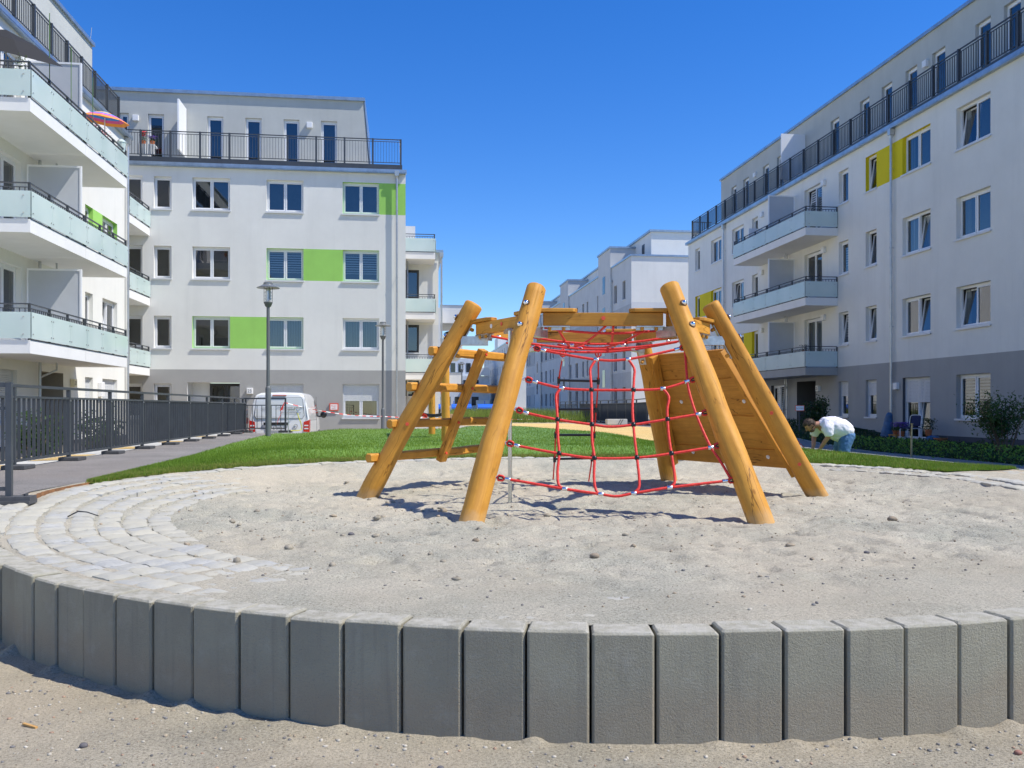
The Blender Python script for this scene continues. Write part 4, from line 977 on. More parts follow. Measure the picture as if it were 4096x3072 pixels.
for i,k in enumerate(order):
    k2=order[(i+1)%6]; p,q=ring[k],ring[k2]; d=(q-p).normalized()
    mb=MB(); obox(mb,p+d*.055,q-d*.055,.09,2.262,2.39); bmk=mb.build('ring_beam',WOOD,fr,bev=.006)
    c=(p+q)/2; nrm=Vector((d.y,-d.x,0)); 
    if (c-Vector((FC[0],FC[1],0))).dot(nrm)<0: nrm=-nrm
    m=MB(); cc=c+nrm*.046+Vector((0,0,2.335)); m.cyl(cc,cc+nrm*.006,.02,14); m.build('red_cap',REDCAP,bmk)
    if k=='A': 
        m=MB(); cc=p+d*.42+nrm*.0455+Vector((0,0,2.33)); m.cyl(cc,cc+nrm*.003,.024,14); m.build('badge',LAMPW,bmk)
    # footboards at both ends
    for s,e in ((p,q),(q,p)):
        dd=(e-s).normalized(); mb=MB(); nr=nrm
        a=s+dd*.02; poly=[a+nr*.09,a+dd*.33+nr*.075,a+dd*.375+nr*.03,a+dd*.36-nr*.05,a-nr*.075]
        mb.prism([(v.x,v.y) for v in poly][::1],2.394,2.432); mb.build('footboard',WOOD,fr,bev=.008)
        mb=MB(); obox(mb,a+dd*.02,a+dd*.3,.085,2.249,2.2595); obox(mb,a+dd*.02,a+dd*.3,.012,2.22,2.249)
        for u in (.1,.24):
            v=a+dd*u; mb.cyl((v.x,v.y,2.235),(v.x,v.y,2.249),.018,8)
        mb.build('steel_bracket',STEEL,fr)
        for u in (.1,.24):
            mb=MB(); v=a+dd*u+nr*.025; mb.tube([(v.x,v.y,2.25),(v.x,v.y,2.225),(v.x,v.y,2.212)],[.017,.017,.009],10)
            mb.build('wooden_plug',WOOD,fr,smooth=True)
for k in order:
    # galvanised console from leg to ring vertex and plate along the leg
    inn=-rad_(k); s=legp(k,2.2)+inn*.09; e=ring[k]+inn*.12; tan=Vector((-inn.y,inn.x,0))
    mb=MB(); mb.M=frame((s.x,s.y,0),inn,tan,(0,0,1)); L=(Vector((e.x,e.y,0))-Vector((s.x,s.y,0))).length
    mb.box((0,-.05,2.15),(L,-.044,2.248)); mb.box((0,.044,2.15),(L,.05,2.248)); mb.box((0,-.0435,2.242),(L,.0435,2.2485)); mb.box((0,-.0435,2.15),(L,.0435,2.155)); mb.box((L,-.05,2.15),(L+.005,.05,2.2485))
    mb.build('console_bracket',STEEL,fr)
    ax=(legp(k,2)-legp(k,1)).normalized(); o2=(inn-ax*inn.dot(ax)).normalized()
    c=legp(k,2.24)+o2*.098; mb=MB(); mb.M=frame(c,tan,o2,ax); mb.box((-.04,0,-.22),(.04,.007,.21)); mb.build('leg_plate',STEEL,fr,bev=.002)
    mb=MB(); mb.M=frame(c,tan,o2,ax)
    for h in (-.17,.165):
        if h>0: mb.build('wooden_plug',WOOD,fr,smooth=True); mb=MB(); mb.M=frame(c,tan,o2,ax)
        mb.tube([(0,.007,h),(0,.04,h),(0,.052,h)],[.021,.021,.011],10)
    mb.build('wooden_plug',WOOD,fr,smooth=True)
# ropes
def rope(mb,pts,r=.0122,step=.012,tw=95):
    P=[Vector(p) for p in pts]; out=[]
    # catmull-rom
    for i in range(len(P)-1):
        p0=P[max(i-1,0)];p1=P[i];p2=P[i+1];p3=P[min(i+2,len(P)-1)]; n=max(2,int((p2-p1).length/step))
        for j in range(n):
            t=j/n; out.append(.5*((2*p1)+(-p0+p2)*t+(2*p0-5*p1+4*p2-p3)*t*t+(-p0+3*p1-3*p2+p3)*t**3))
    out.append(P[-1])
    mb.tube(out,r,12,fn=lambda i,a,L: 1+.16*abs(math.cos(1.5*(a+L*tw*1.35)))-.1)
def plane(k1,k2):
    def f(t,z,out=0):
        a=legp(k1,z);b=legp(k2,z); p=a.lerp(b,t); 
        if out: m=((rad_(k1)+rad_(k2))/2).normalized(); p=p+m*out
        return p
    return f
BC=plane('B','C')
NET={1:[(.093,2.021),(.143,1.996),(.44,1.906),(.617,1.91),(.901,2.007),(.953,2.029)],
2:[(.086,1.714),(.131,1.69),(.266,1.632),(.415,1.614),(.623,1.614),(.77,1.627),(.899,1.693),(.945,1.717)],
3:[(.079,1.425),(.116,1.399),(.263,1.338),(.418,1.293),(.502,1.273),(.602,1.291),(.759,1.341),(.904,1.387),(.945,1.405)],
4:[(.069,1.124),(.106,1.102),(.284,1.033),(.428,.992),(.6,.996),(.743,1.033),(.911,1.087),(.948,1.105)],
5:[(.069,.819),(.098,.809),(.316,.727),(.45,.682),(.509,.664),(.572,.689),(.709,.738),(.922,.793),(.955,.802)]}
VER=[[(.266,1.632),(.244,1.564),(.254,1.44),(.263,1.338),(.272,1.183),(.284,1.033),(.284,.876),(.293,.762),(.316,.727)],
[(.44,1.906),(.41,1.82),(.411,1.722),(.415,1.614),(.418,1.293),(.419,1.139),(.428,.992),(.426,.819),(.434,.713),(.45,.682)],
[(.617,1.91),(.643,1.82),(.634,1.722),(.623,1.614),(.608,1.456),(.602,1.291),(.6,1.139),(.6,.996),(.599,.819),(.593,.734),(.572,.689)],
[(.77,1.627),(.79,1.549),(.77,1.44),(.759,1.341),(.748,1.183),(.743,1.033),(.738,.862),(.73,.776),(.709,.738)],
[(.948,2.0),(.93,1.882),(.908,1.722),(.896,1.58),(.896,1.364),(.911,1.109),(.931,.977),(.948,.819)]]
net=MB()
for k,p in NET.items(): rope(net,[BC(*q) for q in p[1:-1]])
for p in VER: rope(net,[BC(*q) for q in p])
netp=net.build('rope_net',ROPE,fr,smooth='all')
def ferrule(par,p,d,L=.045,r=.0165,mat=None,name='ferrule'):
    mb=MB(); mb.tube([p-d*L/2,p-d*(L/2-.004),p+d*(L/2-.004),p+d*L/2],[r*.9,r,r,r*.9],12); return mb.build(name,mat or CHROMEF,par,smooth=True)
CHROMEF=pm('brushed_aluminium',(.78,.78,.79),.25,.06,30,metal=1.0)
for k,p in NET.items():
    pts=[BC(*q) for q in p]
    for a,b,lg in ((0,1,'B'),(-1,-2,'C')):
        e=pts[a]; f_=pts[b]; d=(f_-e).normalized()
        ferrule(netp,f_-d*.005,d,.05,.018)
        # thimble loop
        up=Vector((0,0,1)); sd=(up-d*up.dot(d)).normalized(); m=MB()
        loop=[f_-d*.03,f_-d*.05+sd*.02,f_-d*.085+sd*.022,f_-d*.1,f_-d*.085-sd*.022,f_-d*.05-sd*.02,f_-d*.03]
        m.tube(loop,.0105,8); m.build('eye_loop',ROPE,netp,smooth='all')
        m=MB(); lp=[f_-d*.045,f_-d*.055+sd*.011,f_-d*.083+sd*.013,f_-d*.091,f_-d*.083-sd*.013,f_-d*.055-sd*.011]; m.tube(lp,.009,6); m.build('thimble',PLASTIC,netp,smooth='all')
        lgp=legp(lg,e.z); hk=MB(); g0=f_-d*.085; tgt=lgp+(g0-lgp).normalized()*.09
        hk.tube([g0+sd*.0,g0-d*.02+sd*.012,g0.lerp(tgt,.7),tgt],.006,6); hk.tube([g0,g0-d*.02-sd*.014,g0.lerp(tgt,.7)],.006,6); hk.build('shackle',CHROME,netp,smooth='all')
    dh=(BC(.6,1)-BC(.4,1)).normalized()
    fer={1:[.44,.617],2:[.266,.77],3:[.904],4:[.911],5:[.316,.45,.572,.709]}[k]
    bal={2:[.415,.623],3:[.263,.418,.602,.759],4:[.284,.428,.6,.743]}.get(k,[])
    for q in p:
        if q[0] in fer: ferrule(netp,BC(*q),dh,.045,.0185)
        if q[0] in bal:
            m=MB(); m.sphere(BC(*q),.0255,14,10); m.build('net_ball',PLASTIC,netp,smooth='all')
# horizontal net inside the ring
hn=MB(); S=[]
def rp(k,k2,t,z=2.3): p=ring[k].lerp(ring[k2],t); return Vector((p.x,p.y,z))
cz=2.10; C0=Vector((FC[0],FC[1],cz))
def sag(a,b,s): return [a,a.lerp(b,.25)-Vector((0,0,s*.7)),a.lerp(b,.5)-Vector((0,0,s)),a.lerp(b,.75)-Vector((0,0,s*.7)),b]
rope(hn,sag(rp('B','C',.05,2.24),rp('C','D',.15,2.25),.05)); rope(hn,sag(rp('A','B',.55,2.24),rp('C','D',.5,2.24),.12)); rope(hn,sag(rp('A','B',.2,2.24),rp('C','D',.8,2.22),.14)); rope(hn,sag(rp('F','A',.5,2.22),rp('D','E',.4,2.22),.12)); rope(hn,sag(rp('F','A',.25,2.2),rp('D','E',.75,2.22),.08))
rope(hn,sag(rp('B','C',.52,2.26),rp('E','F',.75,2.24),.1)); rope(hn,sag(rp('B','C',.58,2.26),rp('E','F',.25,2.24),.1)); rope(hn,sag(rp('B','C',.15,2.24),rp('E','F',.5,2.24),.12)); rope(hn,sag(rp('B','C',.85,2.24),rp('E','F',.6,2.24),.11))
hnet=hn.build('rope_hammock_net',ROPE,fr,smooth='all')
for a,b,t in (('A','B',.55),('C','D',.5),('A','B',.2),('C','D',.8),('B','C',.52),('D','E',.4)):
    p=rp(a,b,t,2.235); d=(Vector((FC[0],FC[1],2.15))-p).normalized(); ferrule(hnet,p+d*.12,d,.045,.0185)
for x,y in ((-.3,-.35),(.25,-.4),(.5,.1),(-.1,.2)): ferrule(hnet,Vector((FC[0]+x,FC[1]+y,2.125)),Vector((.9,-.3,0)),.045,.0185)
# climbing wall D-E  (local t from E to D)
ED=plane('E','D'); mO=((rad_('E')+rad_('D'))/2).normalized()
ax=(ED(.5,2)-ED(.5,1)).normalized(); across=(ED(.9,1)-ED(.1,1)).normalized(); nrm=across.cross(ax).normalized()
if nrm.dot(mO)<0: nrm=-nrm
wl=bpy.data.objects.new('climbing_wall',None); 
zs=[.70,.90,1.115,1.30,1.52,1.74,1.93,2.07]
first=None
for i in range(7):
    z0,z1=zs[i],zs[i+1]+.012; mb=MB(); n=20; V=[]
    off=.1+(.014 if i%2 else -.008)
    for s_ in (0,1):
        for j in range(n+1):
            t=.035+(.95-.1*(zz-.7)/1.37-.035)*j/n; 
            for zz,e in ((z0,0),(z1,1)):
                wz=zz+(.016*mn.noise((t*3.5,i*3+e*.0+ (i+e)*2.1,0)) if 0<i+e<7 else 0)
                # straight edge direction: lower boards wider with the legs
                V.append(ED(t,wz)+nrm*(off+.03*s_))
    m_=2*(n+1); F=[];U=[]
    for j in range(n):
        a=2*j; F+= [(a,a+2,a+3,a+1),(m_+a,m_+a+1,m_+a+3,m_+a+2),(a,m_+a,m_+a+2,a+2),(a+1,a+3,m_+a+3,m_+a+1)]
        for _ in range(4): U.append([(0,0)]*4)
    F+=[(0,1,m_+1,m_),(2*n,m_+2*n,m_+2*n+1,2*n+1)]; U+=[[(0,0)]*4]*2
    o_=random.random()*5
    U=[[((V[q].z)+o_+nrm.dot(V[q])*.5,V[q].dot(across)+o_) for q in f] for f in F]
    mb.add([tuple(v) for v in V],F,U); pl=mb.build('wall_plank',WOODP,fr)
    if i in (0,3): 
        for t in (.21,.77):
            m=MB(); c=ED(t,(z0+z1)/2+(.02 if i==0 else .06))+nrm*(off-.001); m.cyl(c,c-nrm*.012,.024,12); m.build('white_cap',LAMPW,pl)
for t0_,t1_ in ((-.0,.0),):
    for (ta,tb) in ((.047,.075),(.925,.835)):
        mb=MB(); a=ED(ta,.66)+nrm*.035; b=ED(tb,2.09)+nrm*.035
        d=(b-a).normalized(); cr=across-d*across.dot(d); cr.normalize(); mb.M=frame(a,cr,d.cross(cr),d); mb.box((-.032,-.06,0),(.032,.06,(b-a).length)); st=mb.build('wall_stringer',WOOD,fr,bev=.006)
        mb=MB()
        for q in (.2,.5,.8): c=a.lerp(b,q); mb.cyl(c+cr*(.033 if ta<.5 else -.033),c+cr*(.045 if ta<.5 else -.045),.011,8)
        mb.build('stringer_bolts',CHROME,st)
# red caps on legs D and A
for k,zz in (('D',(1.92,1.4,.83)),('A',(2.0,1.62,1.27,.83))):
    for z in zz:
        ax_=(legp(k,2)-legp(k,1)).normalized(); tan=Vector((-rad_(k).y,rad_(k).x,0)); 
        cm=Vector((-legp(k,z).x,-legp(k,z).y,0)).normalized(); o=(cm-ax_*cm.dot(ax_)).normalized()
        c=legp(k,z)+o*.1; m=MB(); m.cyl(c-o*.012,c+o*.004,.02,12); m.build('red_cap',REDCAP,legs[k])
# log rungs A-F
AF=plane('A','F')
for z,ta,tb in ((.885,-.16,.98),(1.265,-.15,.96),(1.68,-.17,.96),(2.085,-.16,.93)):
    mO2=((rad_('A')+rad_('F'))/2).normalized()
    a=AF(ta+.075,z)+mO2*.13; b=AF(tb+.05,z)+mO2*.13+Vector((0,0,.01))
    mb=MB(); d=(b-a).normalized(); s_=Vector((-d.y,d.x,0)); up=d.cross(s_); 
    h=.048;c_=.018; sec=[(-h,-h+c_),(-h+c_,-h),(h-c_,-h),(h,-h+c_),(h,h-c_),(h-c_,h),(-h+c_,h),(-h,h-c_)]
    n=16; V=[];F=[];U=[];L=(b-a).length
    st=[0,.02]+[.08+(L-.16)*q/n for q in range(n+1)]+[L-.02,L]
    for qi,q in enumerate(st):
        sc_=.82 if qi in(0,len(st)-1) else 1; wob=Vector((0,0,.008*mn.noise((q*2,z*9,0))))
        for (x_,y_) in sec: p=a+d*q+s_*(x_*sc_)+up*(y_*sc_*1.05)+wob; V.append(tuple(p))
    m_=len(st)
    for q in range(m_-1):
        for e in range(8):
            e2=(e+1)%8; F.append((q*8+e,q*8+e2,(q+1)*8+e2,(q+1)*8+e)); U.append([(e*.04,st[q]+z),(e*.04+.04,st[q]+z),(e*.04+.04,st[q+1]+z),(e*.04,st[q+1]+z)])
    F+=[tuple(range(8))[::-1],tuple((m_-1)*8+e for e in range(8))]; U+=[[(V[k_][0]*.3,V[k_][2]) for k_ in F[-2]],[(V[k_][0]*.3,V[k_][2]) for k_ in F[-1]]]
    mb.add(V,F,U); mb.build('rung',WOOD,fr,smooth=25)
mO2=((rad_('A')+rad_('F'))/2).normalized()
a=AF(.5,.80)+mO2*.02; b=AF(.47,2.14)+mO2*.02; d=(b-a).normalized(); cr=(AF(.8,1)-AF(.2,1)).normalized(); cr=(cr-d*cr.dot(d)).normalized()
mb=MB(); mb.M=frame(a,cr,d.cross(cr),d); mb.box((-.065,-.028,-.02),(.065,.05,(b-a).length)); ub=mb.build('upright_board',WOOD,fr,bev=.006)
for z in (.885,1.265,1.68,2.085): mb=MB(); c=AF(.485,z)-mO2*.03; mb.cyl(c-mO2*.004,c+mO2*.01,.017,10); mb.build('red_cap',REDCAP,ub)
# rope ladder E-F (t from F to E)
FE=plane('F','E'); lad=MB()
LR=[[(.345,2.17),(.345,2.119),(.335,1.804),(.352,1.425),(.355,1.08),(.363,.747),(.367,.42)],[(.627,2.17),(.627,2.119),(.623,1.793),(.605,1.425),(.591,1.08),(.578,.759),(.560,.42)]]
for p in LR: rope(lad,[FE(*q) for q in p],.0095)
lo=lad.build('rope_ladder',ROPE,fr,smooth='all')
for i in range(4):
    a=FE(*LR[0][i+2]); b=FE(*LR[1][i+2]); m=MB(); d=(b-a).normalized(); m.tube([a-d*.02,b+d*.02],.0165,10)
    for q in (a,b): m.cyl(q-Vector((0,0,.045)),q+Vector((0,0,.045)),.021,10)
    m.build('rung',PLASTIC,lo,smooth=True)
for p in LR:
    c=FE(*p[1]); m=MB(); m.tube([c+Vector((math.sin(t)*.038*(1-.4*(t>2.4)*(t<3.9)),0,.03+math.cos(t)*.05)) for t in [k*2*PI/14 for k in range(15)]],.009,8); m.build('eye_loop',ROPE,lo,smooth='all')
    m=MB(); m.tube([c+Vector((math.sin(t)*.026,0,.03+math.cos(t)*.036)) for t in [k*2*PI/12 for k in range(13)]],.006,6); m.cyl(c+Vector((0,0,.06)),c+Vector((0,0,.16)),.006,6); m.build('steel_ring',CHROME,lo,smooth='all')
    ferrule(lo,c-Vector((0,0,.05)),Vector((0,0,1)),.05,.016)
mb=MB(); mb.cyl((1.094,8.853,.2),(1.094,8.853,2.24),.0215,18); mb.build('steel_pole',pm('stainless_steel',(.62,.62,.61),.22,.05,10,metal=1.0),fr,smooth=True)
mb=MB(); q=ring['A'].lerp(ring['B'],.5); mb.box((1.05,8.8,2.24),(1.14,8.9,2.25)); mb.tube([(1.094,8.853,2.245),(q.x,q.y,2.25)],[.03,.03],4); mb.build('pole_bracket',STEEL,fr)
# ------------------------------------------------------------------ fences, gates
def yfence(x,y0,y1,n,label,bars=True,h=1.1,solid_end=True):
    t=thing('metal_fence',(x,y0,ground(x,y0)),label,'fence'); P=(y1-y0)/n
    for i in range(n+1):
        y=y0+P*i; z=ground(x,min(y,27.7) if x<0 else y); m=MB(); m.box((x-.025,y-.025,z+.05),(x+.025,y+.025,z+h-.04)); po=m.build('post',ANTH,t)
        m=MB(); m.box((x-.09,y-.17,z+.004),(x+.2,y+.17,z+.06)); m.build('foot_block',pm('dark_grey_rubber',(.07,.072,.075),.8,.15,15),po,bev=.01)
        m=MB(); m.cyl((x+.026,y,z+.9),(x+.036,y,z+.9),.014,8); m.build('bolt',STEEL,po)
        if i<n:
            z2=ground(x,min(y+P,27.7) if x<0 else y+P); m=MB()
            def q(a,b,c,d,e,f): # sloped box
                zz=lambda yy:z+(z2-z)*(yy-y)/P
                m.add([(a,c,zz(c)+e),(b,c,zz(c)+e),(b,d,zz(d)+e),(a,d,zz(d)+e),(a,c,zz(c)+f),(b,c,zz(c)+f),(b,d,zz(d)+f),(a,d,zz(d)+f)],[(0,3,2,1),(4,5,6,7),(0,1,5,4),(1,2,6,5),(2,3,7,6),(3,0,4,7)])
            q(x-.02,x+.02,y+.026,y+P-.026,.09,.125); q(x-.02,x+.02,y+.026,y+P-.026,.92,.95)
            k=12
            for j in range(1,k):
                yy=y+P*j/k; 
                if bars: q(x-.02,x+.02,yy-.005,yy+.005,.1255,.9195)
                else: q(x-.007,x+.007,yy-.006,yy+.006,.1255,.9195)
            m.build('bar_panel',ANTH,t)
            m=MB(); q(x-.025,x+.025,y,y+P,h-.038,h); m.build('handrail',ANTH,t)
    return t
yfence(-4.98,8.2,28.6,11,'dark grey metal bar fence along the left path in front of house 21')
yfence(9.62,33.4,46.6,8,'dark grey metal bar fence far behind the climbing frame on the right')
yfence(9.5,46.7,52,3,'open thin barred fence section beyond the dark fence panels',bars=False)
def panel(p,q,label,h=1.1,bars=8,z=None):
    t=thing('gate_panel',(p[0],p[1],ground(*p)),label,'gate'); d=Vector((q[0]-p[0],q[1]-p[1],0)); L=d.length; d.normalize(); nn=Vector((-d.y,d.x,0)); z0=ground(*p) if z is None else z
    F=frame((p[0],p[1],z0),d,nn,(0,0,1))
    for u in (0,L):
        m=MB(); m.M=F; m.box((u-.025,-.025,.06),(u+.025,.025,h)); m.build('post',ANTH,t)
        m=MB(); m.M=F; m.box((u-.2,-.11,.0),(u+.2,.11,.035)); m.box((u-.2,-.09,.0355),(u+.2,.09,.07)); m.cyl((u-.14,0,.07),(u-.14,0,.09),.02,8); m.cyl((u+.14,0,.07),(u+.14,0,.09),.02,8); m.build('foot_block',pm('dark_grey_rubber',(.07,.072,.075)),t)
    m=MB(); m.M=F
    m.box((.025,-.02,h-.045),(L-.025,.02,h-.002)); m.build('handrail',ANTH,t); m=MB(); m.M=F; m.box((.025,-.015,h-.25),(L-.025,.015,h-.22)); m.build('upper_rail',ANTH,t); m=MB(); m.M=F; m.box((.025,-.02,.12),(L-.025,.02,.155)); m.build('bottom_rail',ANTH,t)
    m=MB(); m.M=F
    for i in range(1,bars+1): u=L*i/(bars+1); m.box((u-.009,-.009,.156),(u+.009,.009,h-.251))
    m.build('bars',ANTH,t)
    return t
panel((-3.53,8.35),(-4.85,8.25),'closest dark metal fence end post with foot block at the left edge',bars=6)
panel((-5.0,28.2),(-3.67,28.05),'barred metal gate panel in front of the white van',z=.655)
# rusty edging
mb=MB(); 
for i in range(18):
    a=R(166+i*1.2); b=R(167.2+i*1.2-.02); r=5.29
    p=(PC[0]+r*math.cos(a),PC[1]+r*math.sin(a)); q=(PC[0]+r*math.cos(b),PC[1]+r*math.sin(b))
    z=ground(*p)+.018; mb.add([(p[0],p[1],z-.2),(q[0],q[1],z-.2),(q[0],q[1],z),(p[0],p[1],z)],[(0,1,2,3)]); mb.add([(p[0]*1.0-.008,p[1]+.006,z-.2),(q[0]-.008,q[1]+.006,z-.2),(q[0]-.008,q[1]+.006,z),(p[0]-.008,p[1]+.006,z),p+(z,),q+(z,)],[(3,2,1,0),(3,4,5,2)])
tag(mb.build('steel_edging',pm('rusty_steel',(.25,.12,.05),.85,.25,15)),'rusty curved steel strip edging the cobbles beside the grey path','edging')
# ------------------------------------------------------------------ street lamps
def lamp(x,y,z0,h,label):
    t=thing('street_lamp',(x,y,z0),label,'street lamp','tall grey street lamps with disc hats')
    D=lambda z:(x,y,z0+z)
    m=MB(); m.lathe((x,y,z0-.1),[(.078,0),(.078,1.45),(.07,1.5),(.052,1.52),(.046,h-.68),(.046,h-.64)],16); m.build('pole',pm('lamp_grey_paint',(.13,.14,.15),.5,.06),t,smooth=True)
    m=MB(); m.lathe((x,y,z0+h-.74),[(.05,0),(.085,.03),(.11,.1),(.125,.12),(.125,.14)],16); m.build('lamp_base',pm('lamp_grey_paint',(.13,.14,.15)),t,smooth=True)
    m=MB(); m.lathe((x,y,z0+h-.6),[(.07,0),(.095,.01),(.07,.05),(.095,.1),(.07,.14),(.095,.19),(.07,.23),(.095,.28),(.07,.33),(.085,.4)],16); m.build('reflector',pm('lamp_lamella',(.72,.73,.72),.25,.05,4,metal=.3),t,smooth='all')
    m=MB()
    for k in range(4):
        a=k*PI/2+.4; c,s=math.cos(a)*.115,math.sin(a)*.115; m.cyl((x+c,y+s,z0+h-.62),(x+c,y+s,z0+h-.14),.009,6)
    m.build('cage_bars',pm('lamp_grey_paint',(.13,.14,.15)),t)
    m=MB(); m.lathe((x,y,z0+h-.2),[(.1,.06),(.315,.0),(.32,.008),(.13,.1),(.13,.15),(.1,.165)],28); m.build('lamp_hat',pm('lamp_hat_metal',(.26,.27,.27),.35,.05,2,metal=.5),t,smooth=40)
    return t
lamp(-3.77,25.17,ground(-3.77,25.17),5.02-ground(-3.77,25.17),'tall grey street lamp with disc hat nearest the white van')
lamp(-.78,34.9,.0,4.89,'street lamp with disc hat between the house corner and the van')
lamp(4.4,65,.3,4.6,'distant street lamp seen between the wooden rungs')
# ------------------------------------------------------------------ van
VX,VY,VZ=-3.98,28.95,-.02
van=thing('van',(VX,VY,VZ),'white delivery van parked behind the fence with lettering on its rear window','van')
VM=frame((VX,VY,VZ),Vector((math.cos(R(1)),math.sin(R(1)),0)),Vector((-math.sin(R(1)),math.cos(R(1)),0)),(0,0,1))
CARP=pm('white_car_paint',(.8,.8,.8),.25,.01,1,coat=.6)
def roofz(y): 
    if y<3.5: return 1.97-.05*(1-ss(0,.5,y))
    return 1.95-1.0*ss(3.4,4.6,y)*.8-.15*ss(4.4,4.95,y)
st=[0,.03,.1,.3,.8,1.6,2.4,3.2,3.5,3.8,4.1,4.4,4.7,4.87,4.92]; V=[];F=[]
for y in st:
    e=.86 if y==0 else (.95 if y==.03 else 1); s_=1-.06*ss(4.3,4.92,y)
    rz=roofz(y)*(.985 if y==0 else 1); wt=.80
    prof=[(0,.3),(.86,.3),(.93,.42),(.955,.7),(.955,.98),(.935,1.12),(.91,1.3),(wt+.05,1.66),(wt,1.82),(wt-.07,1.92),(wt-.2,1.965),(0,1.985)]
    hs=(rz-.3)/(1.97-.3)
    for sgn in (1,-1):
        for (px_,pz) in (prof if sgn==1 else prof[::-1][1:-1]):
            zz=.3+(pz-.3)*hs if pz>1.12 or hs<.6 else pz
            zz=min(zz,rz+.015)
            V.append((px_*sgn*s_*(.985 if y==0 else 1),y+ (.06*ss(1.2,1.97,zz) if y<.05 else 0),zz))
m_=len(prof)*2-2
for i in range(len(st)-1):
    for k in range(m_):
        k2=(k+1)%m_; F.append((i*m_+k,i*m_+k2,(i+1)*m_+k2,(i+1)*m_+k)[::-1])
F.append(tuple(range(m_))); F.append(tuple((len(st)-1)*m_+k for k in range(m_))[::-1])
mb=MB(); mb.M=VM; mb.add(V,F); body=mb.build('body',CARP,van,smooth=50,bev=.02)
def vpart(name,mat,fn,parent=None,**k):
    m=MB(); m.M=VM; fn(m); return m.build(name,mat,parent or van,**k)
def rearplane(x,z,o=.012): return (x,.06*ss(1.2,1.97,z)-o,z)
def loop(m,pts,r=.006): m.tube([rearplane(*p,o=.0) for p in pts+[pts[0]]],r,5)
rw=[(-.74,1.12),(-.79,1.2),(-.74,1.72),(-.68,1.8),(.68,1.8),(.74,1.72),(.79,1.2),(.74,1.12)]
vpart('rear_window_outline',RUBBER,lambda m:loop(m,rw,.007))
rwp=vpart('rear_window_panel',pm('white_foiled_glass',(.7,.71,.71),.15,.02,coat=.5),lambda m:m.add([rearplane(x*.985,z,.006) for x,z in rw],[tuple(range(8))]))
vpart('tailgate_gap',RUBBER,lambda m:m.tube([rearplane(*p,o=0) for p in [(-.8,1.86),(-.86,1.1),(-.72,.62),(.72,.62),(.86,1.1),(.8,1.86)]],.005,5))
TL=pm('red_tail_light',(.62,.02,.015),.15,.05,coat=1); 
for s in (-1,1):
    tl=vpart('tail_light',TL,lambda m:m.add([(s*.955,.16,1.08),(s*.95,-.008,1.06),(s*.77,-.012,1.0),(s*.76,-.012,.68),(s*.955,-.008,.66),(s*.968,.16,.7),(s*.968,.16,1.08)],[(0,1,5),(1,2,3,4),(1,4,5),(0,5,6)]))
    vpart('lens_stripe',LAMPW,lambda m:(m.box((s*.79,-.018,.86),(s*.92,-.014,.9)),m.box((s*.79,-.018,.76),(s*.92,-.014,.8))),tl)
vpart('third_brake_light',TL,lambda m:m.box((-.22,-.0,1.855),(.22,.055,1.875)))
vpart('grab_bar',RUBBER,lambda m:m.box((-.5,-.035,.9),(.3,.0,.985)),bev=.01)
pl=vpart('number_plate',LAMPW,lambda m:m.box((-.42,-.02,.72),(.12,-.008,.86)))
vpart('country_strip',pm('blue_strip',(.02,.08,.5),.4),lambda m:m.box((-.42,-.0225,.722),(-.375,-.0205,.858)),pl)
RM=VM@frame((0,0,0),(1,0,0),(0,0,1),(0,-1,0))
text('B  E 393',.13,RM@Matrix.Translation((-.13,.79,.021)),TXT,pl,'plate_lettering',.001)
em=vpart('emblem',CHROME,lambda m:(m.tube([(.52+.062*math.cos(a),-.02,.86+.062*math.sin(a)) for a in [k*PI/8 for k in range(17)]],.008,6),m.tube([(.485,-.02,.9),(.505,-.02,.865),(.52,-.02,.9),(.535,-.02,.865),(.555,-.02,.9)],.005,4),m.tube([(.475,-.02,.87),(.5,-.02,.815),(.52,-.02,.85),(.54,-.02,.815),(.565,-.02,.87)],.005,4)))
for i,(sx,tx,sz) in enumerate([(.36,'Dachdeckermeister  13627 Berlin',.062),(.36,'Tel.: 030 33 84 27',.058),(.36,'www.meisterbetrieb-dach.de',.055)]):
    z=1.47-.085*i; text(tx,sz,VM@frame(rearplane(sx,z,.012),(1,0,0),(0,.08,1),(0,-1,.08)),TXT,rwp,'window_lettering',.001)
text('Dach   Bau\nund Service',.06,VM@frame(rearplane(-.42,1.43,.012),(1,0,0),(0,.08,1),(0,-1,.08)),pm('grey_lettering',(.3,.3,.3)),rwp,'window_lettering',.001)
vpart('bumper',pm('grey_bumper',(.5,.5,.5),.4),lambda m:m.box((-.93,-.06,.32),(.93,.0,.56)),bev=.03)
